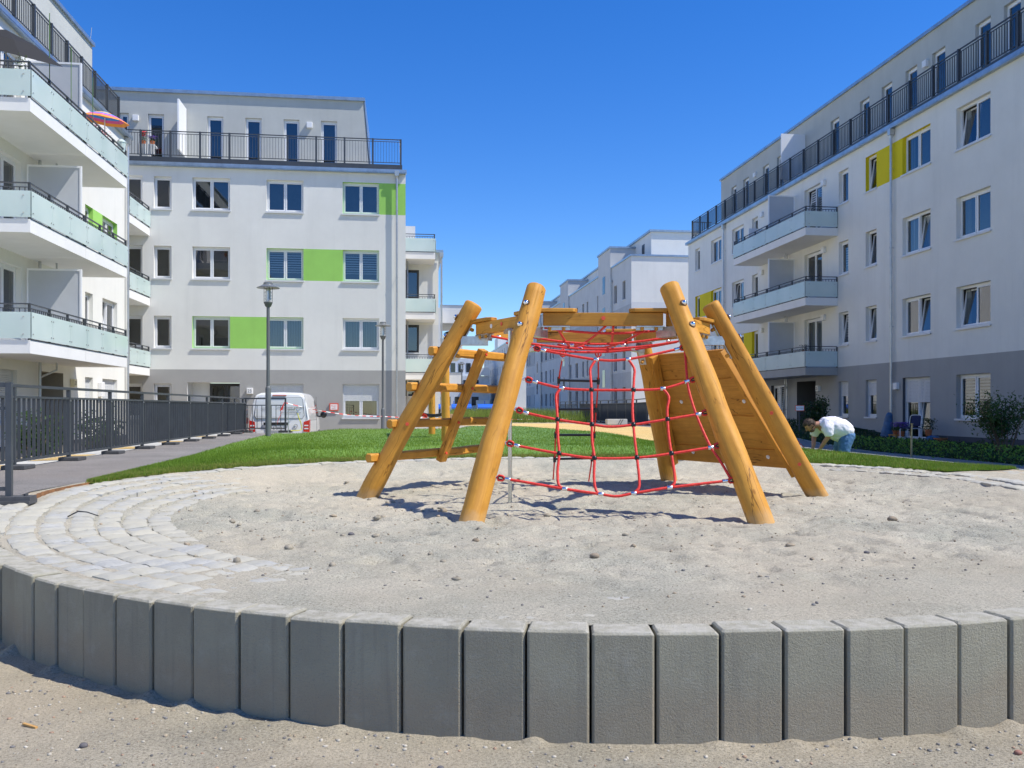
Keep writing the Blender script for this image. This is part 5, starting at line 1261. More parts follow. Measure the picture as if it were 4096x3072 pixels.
for s in (-1,1):
    vpart('side_window',GLASSD,lambda m:m.add([(s*.935,3.05,1.16),(s*.95,3.95,1.12),(s*.925,3.75,1.36),(s*.868,3.3,1.72),(s*.86,3.0,1.74)],[(0,1,2,3,4)]))
    wd=vpart('wheel',RUBBER,lambda m:(m.cyl((s*.72,4.0,.33),(s*.965,4.0,.33),.33,24)),smooth=True); vpart('hub_cap',CHROMEF,lambda m:m.cyl((s*.966,4.0,.33),(s*.972,4.0,.33),.2,20),wd)
    wd=vpart('wheel',RUBBER,lambda m:(m.cyl((s*.72,.95,.33),(s*.965,.95,.33),.33,24)),smooth=True); vpart('hub_cap',CHROMEF,lambda m:m.cyl((s*.966,.95,.33),(s*.972,.95,.33),.2,20),wd)
    vpart('door_mirror',PLASTIC,lambda m:(m.sphere((s*1.14,3.75,1.2),.12,12,8,(1,.5,1)),m.box((s*.95,3.72,1.12),(s*1.08,3.78,1.17))),smooth=True)
    vpart('door_gaps',RUBBER,lambda m:(m.tube([(s*.93,2.95,1.85),(s*.962,2.95,1.0),(s*.962,2.95,.5)],.006,4),m.tube([(s*.958,.3,1.05),(s*.962,2.9,1.05)],.005,4),m.box((s*.957,2.6,1.2),(s*.963,2.85,1.23))))
vpart('windscreen',GLASSD,lambda m:m.add([(-.75,4.35,1.25),(.75,4.35,1.25),(.66,3.55,1.93),(-.66,3.55,1.93)],[(0,1,2,3)]))
# ------------------------------------------------------------------ wall sign, couplings, standpipe
t=thing('sign',(-2.2,36.27,1.6),'white sign with a red border on the wall beside the van mirror','sign')
m=MB(); m.box((-2.98,36.24,1.32),(-2.62,36.29,1.62)); m.build('board',REDCAP,t); m=MB(); m.box((-2.94,36.235,1.36),(-2.66,36.239,1.58)); q=m.build('sign_face',LAMPW,t)
text('Feuer-\nwehr',.09,frame((-2.8,36.234,1.47),(1,0,0),(0,0,1),(0,-1,0)),REDCAP,q,'sign_lettering',.001)
t=thing('fire_riser',(-5.35,28.9,0),'red fire riser with two brass couplings and white sign beside the van','hydrant')
m=MB(); m.cyl((-5.2,29.2,0),(-5.2,29.2,.95),.06,10); m.build('riser_pipe',REDCAP,t); m=MB()
BR=pm('brass',(.7,.42,.1),.25,.1,10,metal=1)
for x in (-5.32,-5.08): m.tube([(x,29.12,1.05),(x,29.0,1.02),(x,28.93,.98)],[.05,.06,.055],12)
m.build('brass_couplings',BR,t,smooth=True); m=MB(); m.box((-5.4,29.14,.92),(-5.0,29.24,1.12)); m.build('valve_body',REDCAP,t,bev=.02)
m=MB(); m.box((-5.42,29.2,1.14),(-5.02,29.215,1.42)); m.build('info_sign',LAMPW,t)
m=MB(); m.box((-5.4,29.19,1.2),(-5.04,29.198,1.215)); m.box((-5.4,29.19,1.36),(-5.04,29.198,1.375)); m.build('sign_line',REDCAP,t)
t=thing('standpipe',(-3.5,27.4,ground(-3.5,27.4)),'thin steel standpipe with tap and yellow hose on the lawn edge','standpipe'); g0=ground(-3.5,27.4)
m=MB(); m.tube([(-3.5,27.4,g0),(-3.5,27.4,1.37),(-3.46,27.4,1.39),(-3.3,27.4,1.39)],.013,8); m.build('pipe',STEEL,t,smooth=True)
m=MB(); m.cyl((-3.3,27.4,1.37),(-3.3,27.4,1.43),.03,8); m.cyl((-3.3,27.4,1.43),(-3.3,27.4,1.47),.012,6); m.box((-3.34,27.39,1.465),(-3.26,27.41,1.475)); m.tube([(-3.27,27.4,1.38),(-3.23,27.4,1.36),(-3.22,27.4,1.28)],.018,8); m.build('tap',CHROMEF,t)
m=MB(); m.tube([(-3.22,27.4,1.28),(-3.19,27.4,1.15),(-3.13,27.4,1.0),(-3.09,27.4,.85),(-3.1,27.38,.76),(-3.2,27.3,.74),(-3.4,27.2,.74)],.016,8); m.build('hose',pm('yellow_hose',(.6,.55,.08),.5,.25,40),t,smooth=True)
# barrier tape
TR=pm('tape_red',(.75,.04,.03),.5); TW=pm('tape_white',(.8,.8,.8),.5)
def tape(pts,label,sags,seg=.16):
    m=MB(); k=0
    for i in range(len(pts)-1):
        a,b=Vector(pts[i]),Vector(pts[i+1]); n=max(4,int((b-a).length/seg)); pp=None
        for j in range(n+1):
            t_=j/n; p=a.lerp(b,t_)-Vector((0,0,sags[i]*4*t_*(1-t_))); tw=.9*math.sin(j*.37)
            u=Vector((0,math.sin(tw)*.016,math.cos(tw)*.016))
            if pp: m.mi=(j//2)%2; m.add([tuple(pp[0]-pp[1]),tuple(p-u),tuple(p+u),tuple(pp[0]+pp[1])],[(0,1,2,3)])
            pp=(p,u)
    return tag(m.build('barrier_tape',[TR,TW],smooth='all'),label,'barrier tape')
tape([(-3.67,28.02,1.6),(-.83,34.8,1.1),(1.0,38.5,1.0)],'red and white barrier tape sagging from the gate past the van','_' and (.12,.02))
tape([(2.6,41,.95),(9.4,44.5,.92)],'red and white barrier tape in front of the tall weeds',(.08,))
m=MB(); m.add([(-3.69,28.0,1.6),(-3.75,27.99,1.38),(-3.84,27.99,1.34),(-3.7,28.0,1.62)],[(0,1,2,3)]); m.add([(-3.68,28.0,1.5),(-3.88,27.98,1.05),(-3.92,27.98,.9),(-3.9,27.98,1.05)],[(0,1,2,3)]); tag(m.build('tape_end',TR),'red loose tape end hanging from the gate post','barrier tape')
# ------------------------------------------------------------------ swing
t=thing('nest_swing',(.8,20,.7),'wooden nest swing with two round posts behind the left ladder logs','swing')
for (x,y,zt,r) in ((.73,22.1,2.52,.085),(.85,17.5,2.47,.085)):
    m=MB(); m.tube([(x,y,.3),(x+.01,y,1.2),(x,y,2.0),(x,y,zt),(x,y,zt+.02)],[r,r*.98,r,r*.95,r*.8],16); m.build('post',WOOD,t,smooth=True)
m=MB(); m.tube([(.73,22.4,2.42),(.85,17.25,2.38)],.07,14); m.build('crossbeam',WOOD,t,smooth=True)
m=MB()
for a,b in (((.4,20,1.33),(.76,20.6,2.38)),((.42,19.8,1.33),(.82,18.9,2.36)),((1.0,19.9,1.3),(.76,20.6,2.38)),((.98,19.8,1.3),(.82,18.9,2.36))): m.tube([a,b],.014,6)
m.build('swing_rope',ROPE,t)
m=MB(); n=18; V=[]
for i in range(n+1):
    u=i/n; x=.38+.62*u; z=1.32-.09*math.sin(PI*u)**.6
    V+=[(x,19.6,z),(x,20.1,z),(x,20.1,z+.07),(x,19.6,z+.07)]
m.add(V,[(4*i+k,4*i+(k+1)%4,4*i+4+(k+1)%4,4*i+4+k) for i in range(n) for k in range(4)]+[(0,3,2,1),(4*n,4*n+1,4*n+2,4*n+3)]); s_=m.build('swing_seat',RUBBER,t,smooth=30)
m=MB()
for k in range(6): m.tube([(.40+.028*k,19.58,1.26-.01*k),(.385+.028*k,19.57,1.36-.014*k)],.013,6)
m.build('seat_lashing',ROPE,s_)
# ------------------------------------------------------------------ far street things
BLUE=pm('blue_plastic',(.02,.13,.62),.4,.06)
def bin_(x,y,z,label):
    t=thing('waste_container',(x,y,z),label,'waste container','blue lidded waste containers')
    m=MB(); m.add([(x-.6,y-.45,z+.2),(x+.6,y-.45,z+.2),(x+.6,y+.45,z+.2),(x-.6,y+.45,z+.2),(x-.68,y-.53,z+1.05),(x+.68,y-.53,z+1.05),(x+.68,y+.53,z+1.05),(x-.68,y+.53,z+1.05)],[(0,3,2,1),(4,5,6,7),(0,1,5,4),(1,2,6,5),(2,3,7,6),(3,0,4,7)]); m.build('container_body',RUBBER,t,bev=.03)
    m=MB()
    m.M=frame((x-.7,y,z+1.06),(0,1,0),(0,0,1),(1,0,0)); m.prism([(-.55,0),(.55,0),(.55,.12),(.35,.3),(0,.36),(-.35,.3),(-.55,.12)],0,1.4); m.build('lid',BLUE,t)
    m=MB()
    for a in (-.5,.5):
        for b in (-.35,.35): m.cyl((x+a-.03,y+b,z+.1),(x+a+.03,y+b,z+.1),.1,10)
    m.build('wheels',PLASTIC,t)
bin_(4.15,62,.28,'blue lidded waste container left of the other far one'); bin_(6.1,63,.28,'blue lidded waste container nearer the tall weeds')
bin_(2.3,61,.28,'blue lidded waste container half hidden by the round wooden post')
for i,(x,y,lb) in enumerate([(1.75,43,'brown cardboard box stacked by the far swing post'),(2.15,43.5,'larger brown cardboard box beside the round post')]):
    m=MB(); m.box((x,y,.55),(x+.35+.1*i,y+.4,1.0+.12*i)); m.build; tag(m.build('cardboard_box',pm('cardboard',(.45,.3,.17),.8),bev=.01),lb,'box')
t=thing('concrete_block',(8.3,33.2,.7),'pale concrete barrier block lying before the dark fence','block'); g0=ground(8.3,33.2)
m=MB(); m.M=frame((8.3,33.2,g0),(.99,.12,0),(-.12,.99,0),(0,0,1)); m.prism([(-.42,-.12),(.42,-.12),(.42,.12),(-.42,.12)],.05,.27); m.box((-.35,-.1,0),(-.25,.1,.05)); m.box((.25,-.1,0),(.35,.1,.05)); m.build('block_body',pm('light_concrete',(.5,.5,.47),.9,.08,4),t,bev=.015)
m=MB(); m.M=frame((8.3,33.2,g0),(.99,.12,0),(-.12,.99,0),(0,0,1)); m.add([(.0,-.1215,.06),(.05,-.1215,.06),(.17,-.1215,.26),(.12,-.1215,.26)],[(0,1,2,3)]); m.add([(.09,-.1215,.06),(.14,-.1215,.06),(.26,-.1215,.26),(.21,-.1215,.26)],[(0,1,2,3)]); m.build('dark_stripes',pm('grey_stripe_paint',(.15,.15,.15)),t)
def weed_s():
    x=rng.uniform(2.8,9.2); y=rng.uniform(41.5,60); return (x,y)
blades(14000,weed_s,.25,.8,.012,'weeds',folm('weed_blades',(.12,.2,.03),(.25,.32,.08),.3,.5),'tall green weeds at the foot of the far white terrace')
# blue playground posts far off
t=thing('playground_fence',(7,110,0),'blue posts of a far playground in front of the closing block','fence')
m=MB()
for i in range(16): x=4.5+.5*i; m.box((x,112,0),(x+.09,112.1,1.5+(.8 if i%4==0 else 0)))
m.box((4.5,112.02,1.0),(12.1,112.06,1.1)); m.build('blue_posts',BLUE,t)
# ------------------------------------------------------------------ plants
def shrub(name,x,y,z,w_,h,n,label,mat=LEAF,ls=.07,stems=6,group=None,cat='shrub',low=.25):
    t=thing(name,(x,y,z),label,cat,group)
    m=MB(); tips=[]
    for i in range(stems):
        a=random.random()*6.28; r=w_*.5*random.uniform(.3,.9); tip=Vector((x+r*math.cos(a),y+r*math.sin(a),z+h*random.uniform(.65,1.0)))
        b=Vector((x+.05*math.cos(a),y+.05*math.sin(a),z)); mid=b.lerp(tip,.5)+Vector((random.uniform(-.05,.05),random.uniform(-.05,.05),.06))
        m.tube([b,mid,tip],[.014,.009,.004],6); tips.append((b,mid,tip))
        for j in range(3):
            c=mid.lerp(tip,random.random()); e=c+Vector((random.uniform(-.22,.22)*w_,random.uniform(-.22,.22)*w_,random.uniform(.0,.2)*h)); m.tube([c,e],[.006,.003],5); tips.append((mid,c,e))
    m.build('stems',pm('bark_brown',(.12,.085,.055),.9,.2,10),t)
    def pf():
        s=random.choice(tips); q=random.random(); p=s[1].lerp(s[2],q*.9+.15) if random.random()<.8 else s[0].lerp(s[1],random.uniform(low*2,1))
        k=.055*w_+.02; return (p.x+random.gauss(0,k),p.y+random.gauss(0,k),max(z+.02,p.z+random.gauss(0,k)))
    m=MB(); m.leaves(n,pf,ls); m.build('leaves',mat,t); return t
shrub('shrub',12.75,17.05,.3,1.45,1.35,3200,'tall loose shrub at the right edge in front of the grey wall base',LEAF,.06,16,low=.45)
shrub('shrub',12.3,24.6,.3,.95,1.42,2400,'dark shrub behind the bending man',LEAFD,.07,10,low=.4)
for i,(x,y) in enumerate([(-7.2,11.5),(-6.6,13.2),(-7.4,15.0),(-6.7,16.8),(-7.3,18.6),(-6.8,20.6),(-7.5,22.8)]):
    shrub('shrub',x,y,.12,1.0,[.95,1.15,.8,1.3,.9,1.1,.8][i],900,['first leafy green bush behind the left fence','second bush behind the left fence, a little taller','low bush behind the fence between two taller ones','tallest leafy bush behind the left fence','rounded bush near the balcony corner behind the fence','bush behind the fence below the house entrance','farthest small bush behind the left fence'][i],LEAF,.075,7,'bushes behind the left fence')
# planting bed (ground cover)
def bed_s():
    x=10.05+6.9*random.random()**.8; y=random.uniform(11,33)
    h=(.08+.24*max(0,.3+mn.noise((x*.9,y*.9,2))+.6*mn.noise((x*2.6,y*2.6,5))))*ss(9.95,10.6,x)*(1-ss(15.2,16.2,x)*.7)
    return (x,y,ground(x,y)+.02+h*random.random()**.5)
m=MB(); m.leaves(60000,bed_s,.055,.2); tag(m.build('ground_cover',LEAFD),'dark green ground cover shrubs filling the bed before the right building','plants',kind='stuff')
m=MB(); m.leaves(2500,lambda:(lambda x,y:(x,y,ground(x,y)+.03+random.random()*.3))(random.gauss(10.4,.3),random.uniform(11.5,19)),.05,.2); tag(m.build('herb_fringe',LEAFY),'bright green fringe plants along the front of the planting bed','plants',kind='stuff')
strip('planting_bed',[(9.99,8),(9.99,34)],[(17.2,8),(17.2,34)],EARTH,.004,40,8)
strip('planting_bed',[(-9.9,8),(-9.9,28)],[(-5.66,8),(-5.66,28)],EARTH,.004,40,8)
m=MB()
for x,y in ((16.3,30.8),(16.32,31.05),(16.3,31.3),(16.28,31.5)): pass
t=thing('planter',(16.3,31.1,.3),'dark planter with four small conifers against the right building','planter')
m=MB(); m.box((16.1,30.7,.3),(16.5,31.6,.5)); m.build('planter_box',PLASTIC,t,bev=.02)
for i in range(4):
    y=30.82+.22*i; h=[.5,.38,.48,.44][i]; m=MB(); m.leaves(260,lambda:(lambda q:(16.3+random.gauss(0,.06*(1-q)+.01),y+random.gauss(0,.06*(1-q)+.01),.5+q*h))(random.random()),.05); m.build('conifer',LEAFD,t)
# ------------------------------------------------------------------ things on the terrace, right
t=thing('covered_parasol',(16.4,27.7,.35),'closed parasol in a wrinkled blue cover leaning against the right building','parasol')
m=MB(); V=[];pts=[];rd=[]
for j in range(22): q=j/21; pts.append((16.4-.05*(1-q),27.72-.1*q,.46+.82*q)); rd.append((.21-.11*q+.012*mn.noise((j*.7,3,1)))*(1 if j<20 else (.85 if j==20 else .45)))
m.tube(pts,rd,18,fn=lambda i,a,L:1+.1*mn.noise((math.cos(a)*2,math.sin(a)*2,L*7))); m.build('cover',pm('blue_tarpaulin',(.04,.12,.24),.5,.2,8),t,smooth='all')
m=MB(); m.box((16.2,27.55,.36),(16.25,27.6,.48)); m.box((16.5,27.8,.36),(16.55,27.85,.48)); m.box((16.2,27.55,.45),(16.55,27.85,.47)); m.build('stand',LAMPW,t)
t=thing('garden_chair',(16.3,26.17,.35),'white framed garden chair with dark blue seat by the terrace door','chair')
CM=frame((16.28,26.2,.34),Vector((.35,-.94,0)),Vector((.94,.35,0)),(0,0,1))
m=MB(); m.M=CM
for sx in (-.22,.22): m.tube([(sx,-.22,0),(sx,-.22,.4),(sx,-.18,.43),(sx,.2,.43)],.013,8); m.tube([(sx,.26,0),(sx,.2,.42),(sx*.95,.26,.82),(sx*.7,.27,.86),(0,.27,.865)],.013,8)
m.build('chair_frame',UPVC,t,smooth=True); m=MB(); m.M=CM; m.box((-.21,-.22,.425),(.21,.2,.475)); m.build('seat',pm('navy_fabric',(.02,.03,.09),.85),t,bev=.015); m=MB(); m.M=CM@Matrix.Translation((0,.235,.5))@Matrix.Rotation(R(-8),4,'X'); m.box((-.17,-.02,0),(.17,.02,.36)); m.build('backrest',pm('navy_fabric',(.02,.03,.09)),t,bev=.03)
def pot(x,y,z,r,h,label,fl=None,lh=.2,n=220,lm=LEAF,spread=None):
    t=thing('flower_pot',(x,y,z),label,'potted plant'); sp=spread or r*1.3
    m=MB(); m.lathe((x,y,z),[(r*.7,0),(r*.95,h*.85),(r*1.05,h*.86),(r*1.05,h),(r*.9,h),(r*.85,h*.9)],14); m.build('pot',TERRA,t,smooth=30)
    m=MB(); m.leaves(n,lambda:(x+random.gauss(0,sp*.5),y+random.gauss(0,sp*.5),z+h+random.random()*lh),.045); m.build('foliage',lm,t)
    if fl: m=MB(); m.leaves(n,lambda:(x+random.gauss(0,sp*.5),y+random.gauss(0,sp*.5),z+h+lh*random.uniform(.55,1.15)),.045); m.build('blossoms',fl,t)
t=thing('plant_stool',(16.25,26.95,.35),'low wooden plant stool below the purple flowers','stool')
m=MB(); m.box((16.1,26.75,.52),(16.4,27.2,.55)); 
for a in (16.12,16.37):
    for b in (26.78,27.16): m.box((a-.015,b-.015,.35),(a+.015,b+.015,.52))
m.build('stool_frame',WOOD,t)
pot(16.25,27.02,.55,.09,.14,'small orange pot on the low wooden stool',None,.1)
pot(16.22,26.62,.5,.11,.18,'purple flowers in an orange pot beside the garden chair',FLP,.25,500,LEAF,.24)
pot(16.55,25.65,.55,.11,.2,'green potted plant right of the terrace door',None,.35,500,LEAFD,.2)
pot(16.6,25.1,.35,.2,.15,'wide orange bowl against the dark plinth',None,.03,30)
m=MB(); m.box((16.15,26.5,.35),(16.3,26.72,.5)); tag(m.build('concrete_pedestal',EDGE,bev=.01),'short pale pedestal under the purple flower pot','pedestal')
m=MB(); m.sphere((16.6,25.5,.42),.22,12,8,(1.1,1,.7)); tag(m.build('blue_sack',pm('blue_tarpaulin',(.04,.12,.24)),smooth='all'),'dark blue sack below the green potted plant','sack')
m=MB(); m.tube([(9.6,15.42,.3),(9.6,15.42,.8),(9.615,15.43,1.13)],[.02,.019,.017],8); m.cyl((9.615,15.43,1.13),(9.615,15.43,1.145),.027,10); tag(m.build('stake',pm('weathered_stake',(.42,.32,.16),.8,.25,12),smooth=True),'thin weathered wooden stake at the lawn edge on the right','stake')
t=thing('sign',(10.9,22.8,.45),'small white notice with a red border on a post left of the man','sign')
m=MB(); m.cyl((10.9,22.85,.3),(10.9,22.85,1.52),.018,8); m.build('post',ANTH,t)
SM=frame((10.905,22.83,1.43),(.992,-.125,0),(0,0,1),(-.125,-.992,0))
m=MB(); m.M=SM; m.box((-.125,-.078,-.008),(.125,.078,0)); q=m.build('board',REDCAP,t); m=MB(); m.M=SM; m.box((-.11,-.063,.001),(.11,.063,.003)); q2=m.build('sign_face',LAMPW,q)
text('Bitte freihalten',.034,SM@Matrix.Translation((0,0,.004)),TXT,q2,'sign_lettering',.0006)
# bicycle
t=thing('bicycle',(16.3,35.6,.3),'dark bicycle leaning by the entrance, half hidden by the right leg','bicycle')
BM=frame((16.3,36.6,.3),Vector((-.1,-.995,0)).normalized(),Vector((.995,-.1,0)).normalized(),(0,0,1))
for u in (0,1.05):
    m=MB(); m.M=BM; m.tube([(u+.33*math.cos(a),0,.34+.33*math.sin(a)) for a in [k*PI/16 for k in range(33)]],.018,6)
    wl_=m.build('wheel',RUBBER,t,smooth='all'); m=MB(); m.M=BM
    for k in range(14): a=k*PI/7; m.tube([(u,0,.34),(u+.32*math.cos(a),0,.34+.32*math.sin(a))],.0015,4)
    m.build('spokes',STEEL,wl_)
    m=MB(); m.M=BM; m.tube([(u+.365*math.cos(a),0,.34+.365*math.sin(a)) for a in [k*PI/12 for k in range(1,11)]],.02,6); m.build('mudguard',PLASTIC,t,smooth='all')
m=MB(); m.M=BM
for a,b in (((0,0,.34),(.42,0,.3)),((.42,0,.3),(.3,0,.85)),((0,0,.34),(.33,0,.72)),((.42,0,.3),(.88,0,.72)),((.31,0,.8),(.86,0,.8)),((.86,0,.85),(.92,0,.6)),((.92,0,.6),(1.05,0,.34))): m.tube([a,b],.016,8)
m.build('bike_frame',PLASTIC,t); m=MB(); m.M=BM; m.tube([(.86,0,.85),(.84,0,1.02),(.82,-.25,1.06),(.7,-.3,1.04)],.012,8); m.tube([(.84,0,1.02),(.82,.25,1.06),(.7,.3,1.04)],.012,8); m.build('handlebar',CHROMEF,t); m=MB(); m.M=BM; m.sphere((.28,0,.92),.1,10,6,(1.3,.7,.4)); m.build('saddle',RUBBER,t,smooth='all')
# ------------------------------------------------------------------ balcony things, left
def parasol(x,y,z0,h,r,cols,label,tilt=0,ta=0):
    t=thing('parasol',(x,y,z0),label,'parasol'); m=MB(); m.cyl((x,y,z0),(x,y,z0+h-.2),.018,8); m.build('pole',LAMPW,t)
    T=Matrix.Translation((x,y,z0+h))@Matrix.Rotation(ta,4,'Z')@Matrix.Rotation(tilt,4,'Y'); m=MB(); m.M=T; n=8; nr=len(cols)
    for i in range(n):
        a0,a1=2*PI*i/n,2*PI*(i+1)/n
        for j in range(nr):
            r0,r1=r*j/nr,r*(j+1)/nr; z=lambda q:-.38*r*(q/r)**1.5; m.mi=j
            m.add([(r0*math.cos(a0),r0*math.sin(a0),z(r0)),(r1*math.cos(a0),r1*math.sin(a0),z(r1)),(r1*math.cos(a1),r1*math.sin(a1),z(r1)),(r0*math.cos(a1),r0*math.sin(a1),z(r0))],[(0,1,2,3)])
    m.build('canopy',cols,t); return t
cl=lambda n,c:pm('cloth_'+n,c,.8,.03)
parasol(-8.95,27.6,8.62,1.78,.72,[cl('blue',(.05,.25,.7)),cl('teal',(.1,.6,.6)),cl('orange',(.85,.3,.04)),cl('blue',(.05,.25,.7)),cl('pink',(.7,.1,.3)),cl('orange',(.85,.3,.04))],'rainbow striped parasol on the top left balcony',.12,-.6)
parasol(-9.5,22.3,8.62,1.95,1.35,[cl('black',(.012,.012,.013))]*2,'large dark grey parasol on the upper left balcony',.35,-.9)
parasol(4.0,73.6,6.2,1.75,.6,[cl('black',(.012,.012,.013))]*2,'small black parasol on the distant white balcony')
for i,(y,fl,lb) in enumerate([(26.3,FLK,'pink flowering plant on the top left balcony rail'),(26.9,FLR,'red flowering plant beside the pink one on the balcony'),(27.6,None,'small green conifer at the end of the top left balcony')]):
    pot(-8.85,y,9.05,.1,.16,lb,fl,.35,260,LEAFY if i==2 else LEAF,.2)
t=thing('lantern',(-8.65,28.35,8.61),'white lantern on a post at the end of the top left balcony','lantern')
m=MB(); m.cyl((-8.65,28.2,8.62),(-8.65,28.2,9.35),.03,8); m.build('post',LAMPW,t); m=MB(); m.lathe((-8.65,28.2,9.35),[(.05,0),(.1,.02),(.13,.3),(.15,.31),(.1,.38),(.03,.42)],10); m.build('lantern_glass',FROST,t,smooth=30)
for i,(y,h) in enumerate([(22.6,1.75),(24.0,1.5),(25.6,1.3)]):
    m=MB(); m.cyl((-8.62,y,9.0),(-8.62,y,9.4+h),.011,6); tag(m.build('bamboo_pole',pm('green_pole',(.1,.2,.06),.6)),['tallest thin green pole on the top left balcony','middle thin green pole on the top left balcony','shortest thin green pole near the balcony divider'][i],'pole')
pot(-8.85,21.6,9.05,.09,.16,'tomato plant in a yellow tied pot on the upper left balcony',None,.5,200,LEAFY,.14)
t=thing('terrace_table',(-10.3,37.0,11.6),'small table with a white cloth on the roof terrace','table')
m=MB(); m.box((-10.65,36.8,12.1),(-10.0,37.3,12.14)); m.build('table_top',LAMPW,t); m=MB()
V=[]; n=40
for i in range(n+1):
    u=-10.66+.67*i/n; d=.03*math.sin(i*1.3); V+=[(u,36.78-abs(d),12.141),(u,36.77+d,11.7)]
m.add(V,[(2*i,2*i+1,2*i+3,2*i+2) for i in range(n)]); m.build('table_cloth',cl('white',(.7,.7,.68)),t,smooth='all')
pot(-10.5,37.0,12.14,.1,.18,'red flowers in an orange pot on the white terrace table',FLR,.35,300,LEAF,.12)
pot(-10.15,37.0,12.14,.1,.18,'lilac flowers in an orange pot on the white terrace table',FLP,.2,300,LEAF,.16)
# ------------------------------------------------------------------ litter and small stones
m=MB(); m.tube([(-2.8,7.72,.53),(-2.76,7.84,.56),(-2.68,7.82,.555),(-2.56,7.74,.53)],[.005,.006,.005,.004],6); tag(m.build('twig',PLASTIC,smooth='all'),'thin black bent stick lying on the cobbles','stick')
def stone(x,y,r,mat,label,z=None,name='stone',cat='stone'):
    m=MB(); s=random.random()*50; n0=len(m.v); m.sphere((0,0,0),1,10,7); zz=(sand_h(x,y) if z is None else z)
    m.v=[(x+v[0]*r*(1+.25*mn.noise((v[0]+s,v[1],v[2]))),y+v[1]*r*.8*(1+.3*mn.noise((v[0],v[1]+s,v[2]))),zz+r*.3+v[2]*r*.62) for v in m.v]
    return tag(m.build(name,mat,smooth='all'),label,cat)
SG=pm('brown_clod',(.25,.2,.14),.9,.25,25); SG2=pm('dark_grey_stone',(.13,.12,.12),.8,.2,20); SW=pm('pale_stone',(.47,.43,.35),.8,.15,20); SRD=pm('reddish_stone',(.3,.14,.1),.8,.2,20)
def fzg(x,y): return fz(x,y)
def ongz(v,u,z):  # view helper removed: plain coordinates below
    return None
for (x,y,r,mt,l) in [(1.25,5.58,.035,SG,'largest brown clod on the sand left of centre'),(1.0,5.72,.022,SG,'small brown clod next to the largest clod'),(.55,6.6,.028,SG,'brown clod on the sand left of the front leg'),(4.3,7.2,.045,SG,'dark clod in a hollow right of the front legs'),(2.4,7.9,.035,SW,'pale lump on the sand under the rope net'),(3.1,5.5,.02,SG2,'dark pebble on the sand in the right half'),(5.2,6.4,.02,SG2,'dark pebble far right on the sand'),(-.4,6.9,.026,SG2,'dark pebble near the inner cobbles')]: stone(x,y,r,mt,l)
for (x,y,r,mt,l) in [(-1.35,3.9,.02,SG2,'dark stone left on the gravel before the wall'),(1.35,3.3,.013,SRD,'reddish stone on the gravel below the wall centre'),(-.2,3.45,.018,SG,'brown stone on the gravel left of the green seedling'),(.15,3.48,.015,SG2,'dark grey stone just right of centre on the gravel'),(2.55,3.33,.018,SRD,'reddish stone right in front of the wall'),]: stone(x,y,r,mt,l,fz(x,y))
m=MB(); m.M=frame((-1.72,4.2,fz(-1.72,4.2)+.006),(.8,-.6,0),(.6,.8,0),(0,0,1)); m.box((0,0,0),(.1,.012,.008)); tag(m.build('wood_chip',WOOD),'thin orange wood sliver on the gravel at the left','wood chip')
def seedling(x,y,s,label):
    z=fz(x,y); t=thing('seedling',(x,y,z),label,'seedling'); m=MB(); m.tube([(x,y,z),(x+.004,y,z+s*.5),(x+.01,y,z+s)],.0015,5); m.build('stem',LEAFY,t)
    m=MB()
    for k in range(6):
        a=k*2.4; h=z+s*(.4+.1*k); p=Vector((x,y,h)); d=Vector((math.cos(a),math.sin(a),.5)).normalized(); q=d.cross(Vector((0,0,1))).normalized(); L=s*.55
        m.add([tuple(p),tuple(p+d*L*.5+q*L*.22),tuple(p+d*L),tuple(p+d*L*.5-q*L*.22)],[(0,1,2,3)])
    m.build('leaves',LEAFY,t)
seedling(.36,3.3,.055,'largest green seedling on the gravel below the wall'); seedling(.18,3.4,.028,'small green seedling left of the largest one'); seedling(2.0,3.1,.025,'tiny green seedling right of centre on the gravel'); seedling(2.75,3.15,.03,'tiny green seedling at the lower right')
def pebbles(n,sampler,rmin,rmax,mats,name,label):
    base=MB(); base.sphere((0,0,0),1,6,4); bv=np.array(base.v); bf=base.f; V=[];F=[];M=[]
    for i in range(n):
        p=sampler(); 
        if p is None: continue
        x,y,z=p; r=rmin+(rmax-rmin)*random.random()**4; s=np.array([r*random.uniform(.7,1.3),r*random.uniform(.7,1.3),r*random.uniform(.4,.8)])
        b=len(V)*0+len(V); vv=bv*s*(1+.2*np.random.default_rng(i).standard_normal((len(bv),1))*.5)+np.array([x,y,z+r*.2]); V.extend(map(tuple,vv)); mi=random.randrange(len(mats)); 
        F.extend([tuple(b+k for k in f) for f in bf]); M.extend([mi]*len(bf))
    m=MB(); m.v=V; m.f=F; m.m=M; m.uv=[None]*len(F); return tag(m.build(name,mats,smooth='all'),label,'pebbles',kind='stuff')
SG=pm('brown_grit',(.33,.27,.19),.9,.2,25); SRD=pm('rust_grit',(.36,.24,.16),.8,.2,20); SG2=pm('grey_grit',(.2,.19,.175),.8,.2,20)
def gp():
    x=random.uniform(-3.6,4.4); y=random.uniform(2.0,4.9)
    if math.hypot(x-PC[0],y-PC[1])<PR+.02: return None
    return (x,y,fz(x,y))
def sp():
    a=random.random()*6.28; r=5.0*math.sqrt(random.random()); x=PC[0]+r*math.cos(a); y=PC[1]+r*math.sin(a)
    if y>11: return None
    return (x,y,sand_h(x,y))
pebbles(12000,gp,.0015,.011,[SG,SG2,SW,SW,SG,SW,SG2,SRD],'pebbles','small mixed pebbles scattered over the dusty gravel ground')
CL=pm('sand_clod',(.3,.265,.2),.95,.2,30)
def sp2():
    a=random.gauss(200,45); r=random.uniform(1.2,4.6); x=PC[0]+r*math.cos(R(a)); y=PC[1]+r*math.sin(R(a)); return (x,y,sand_h(x,y))
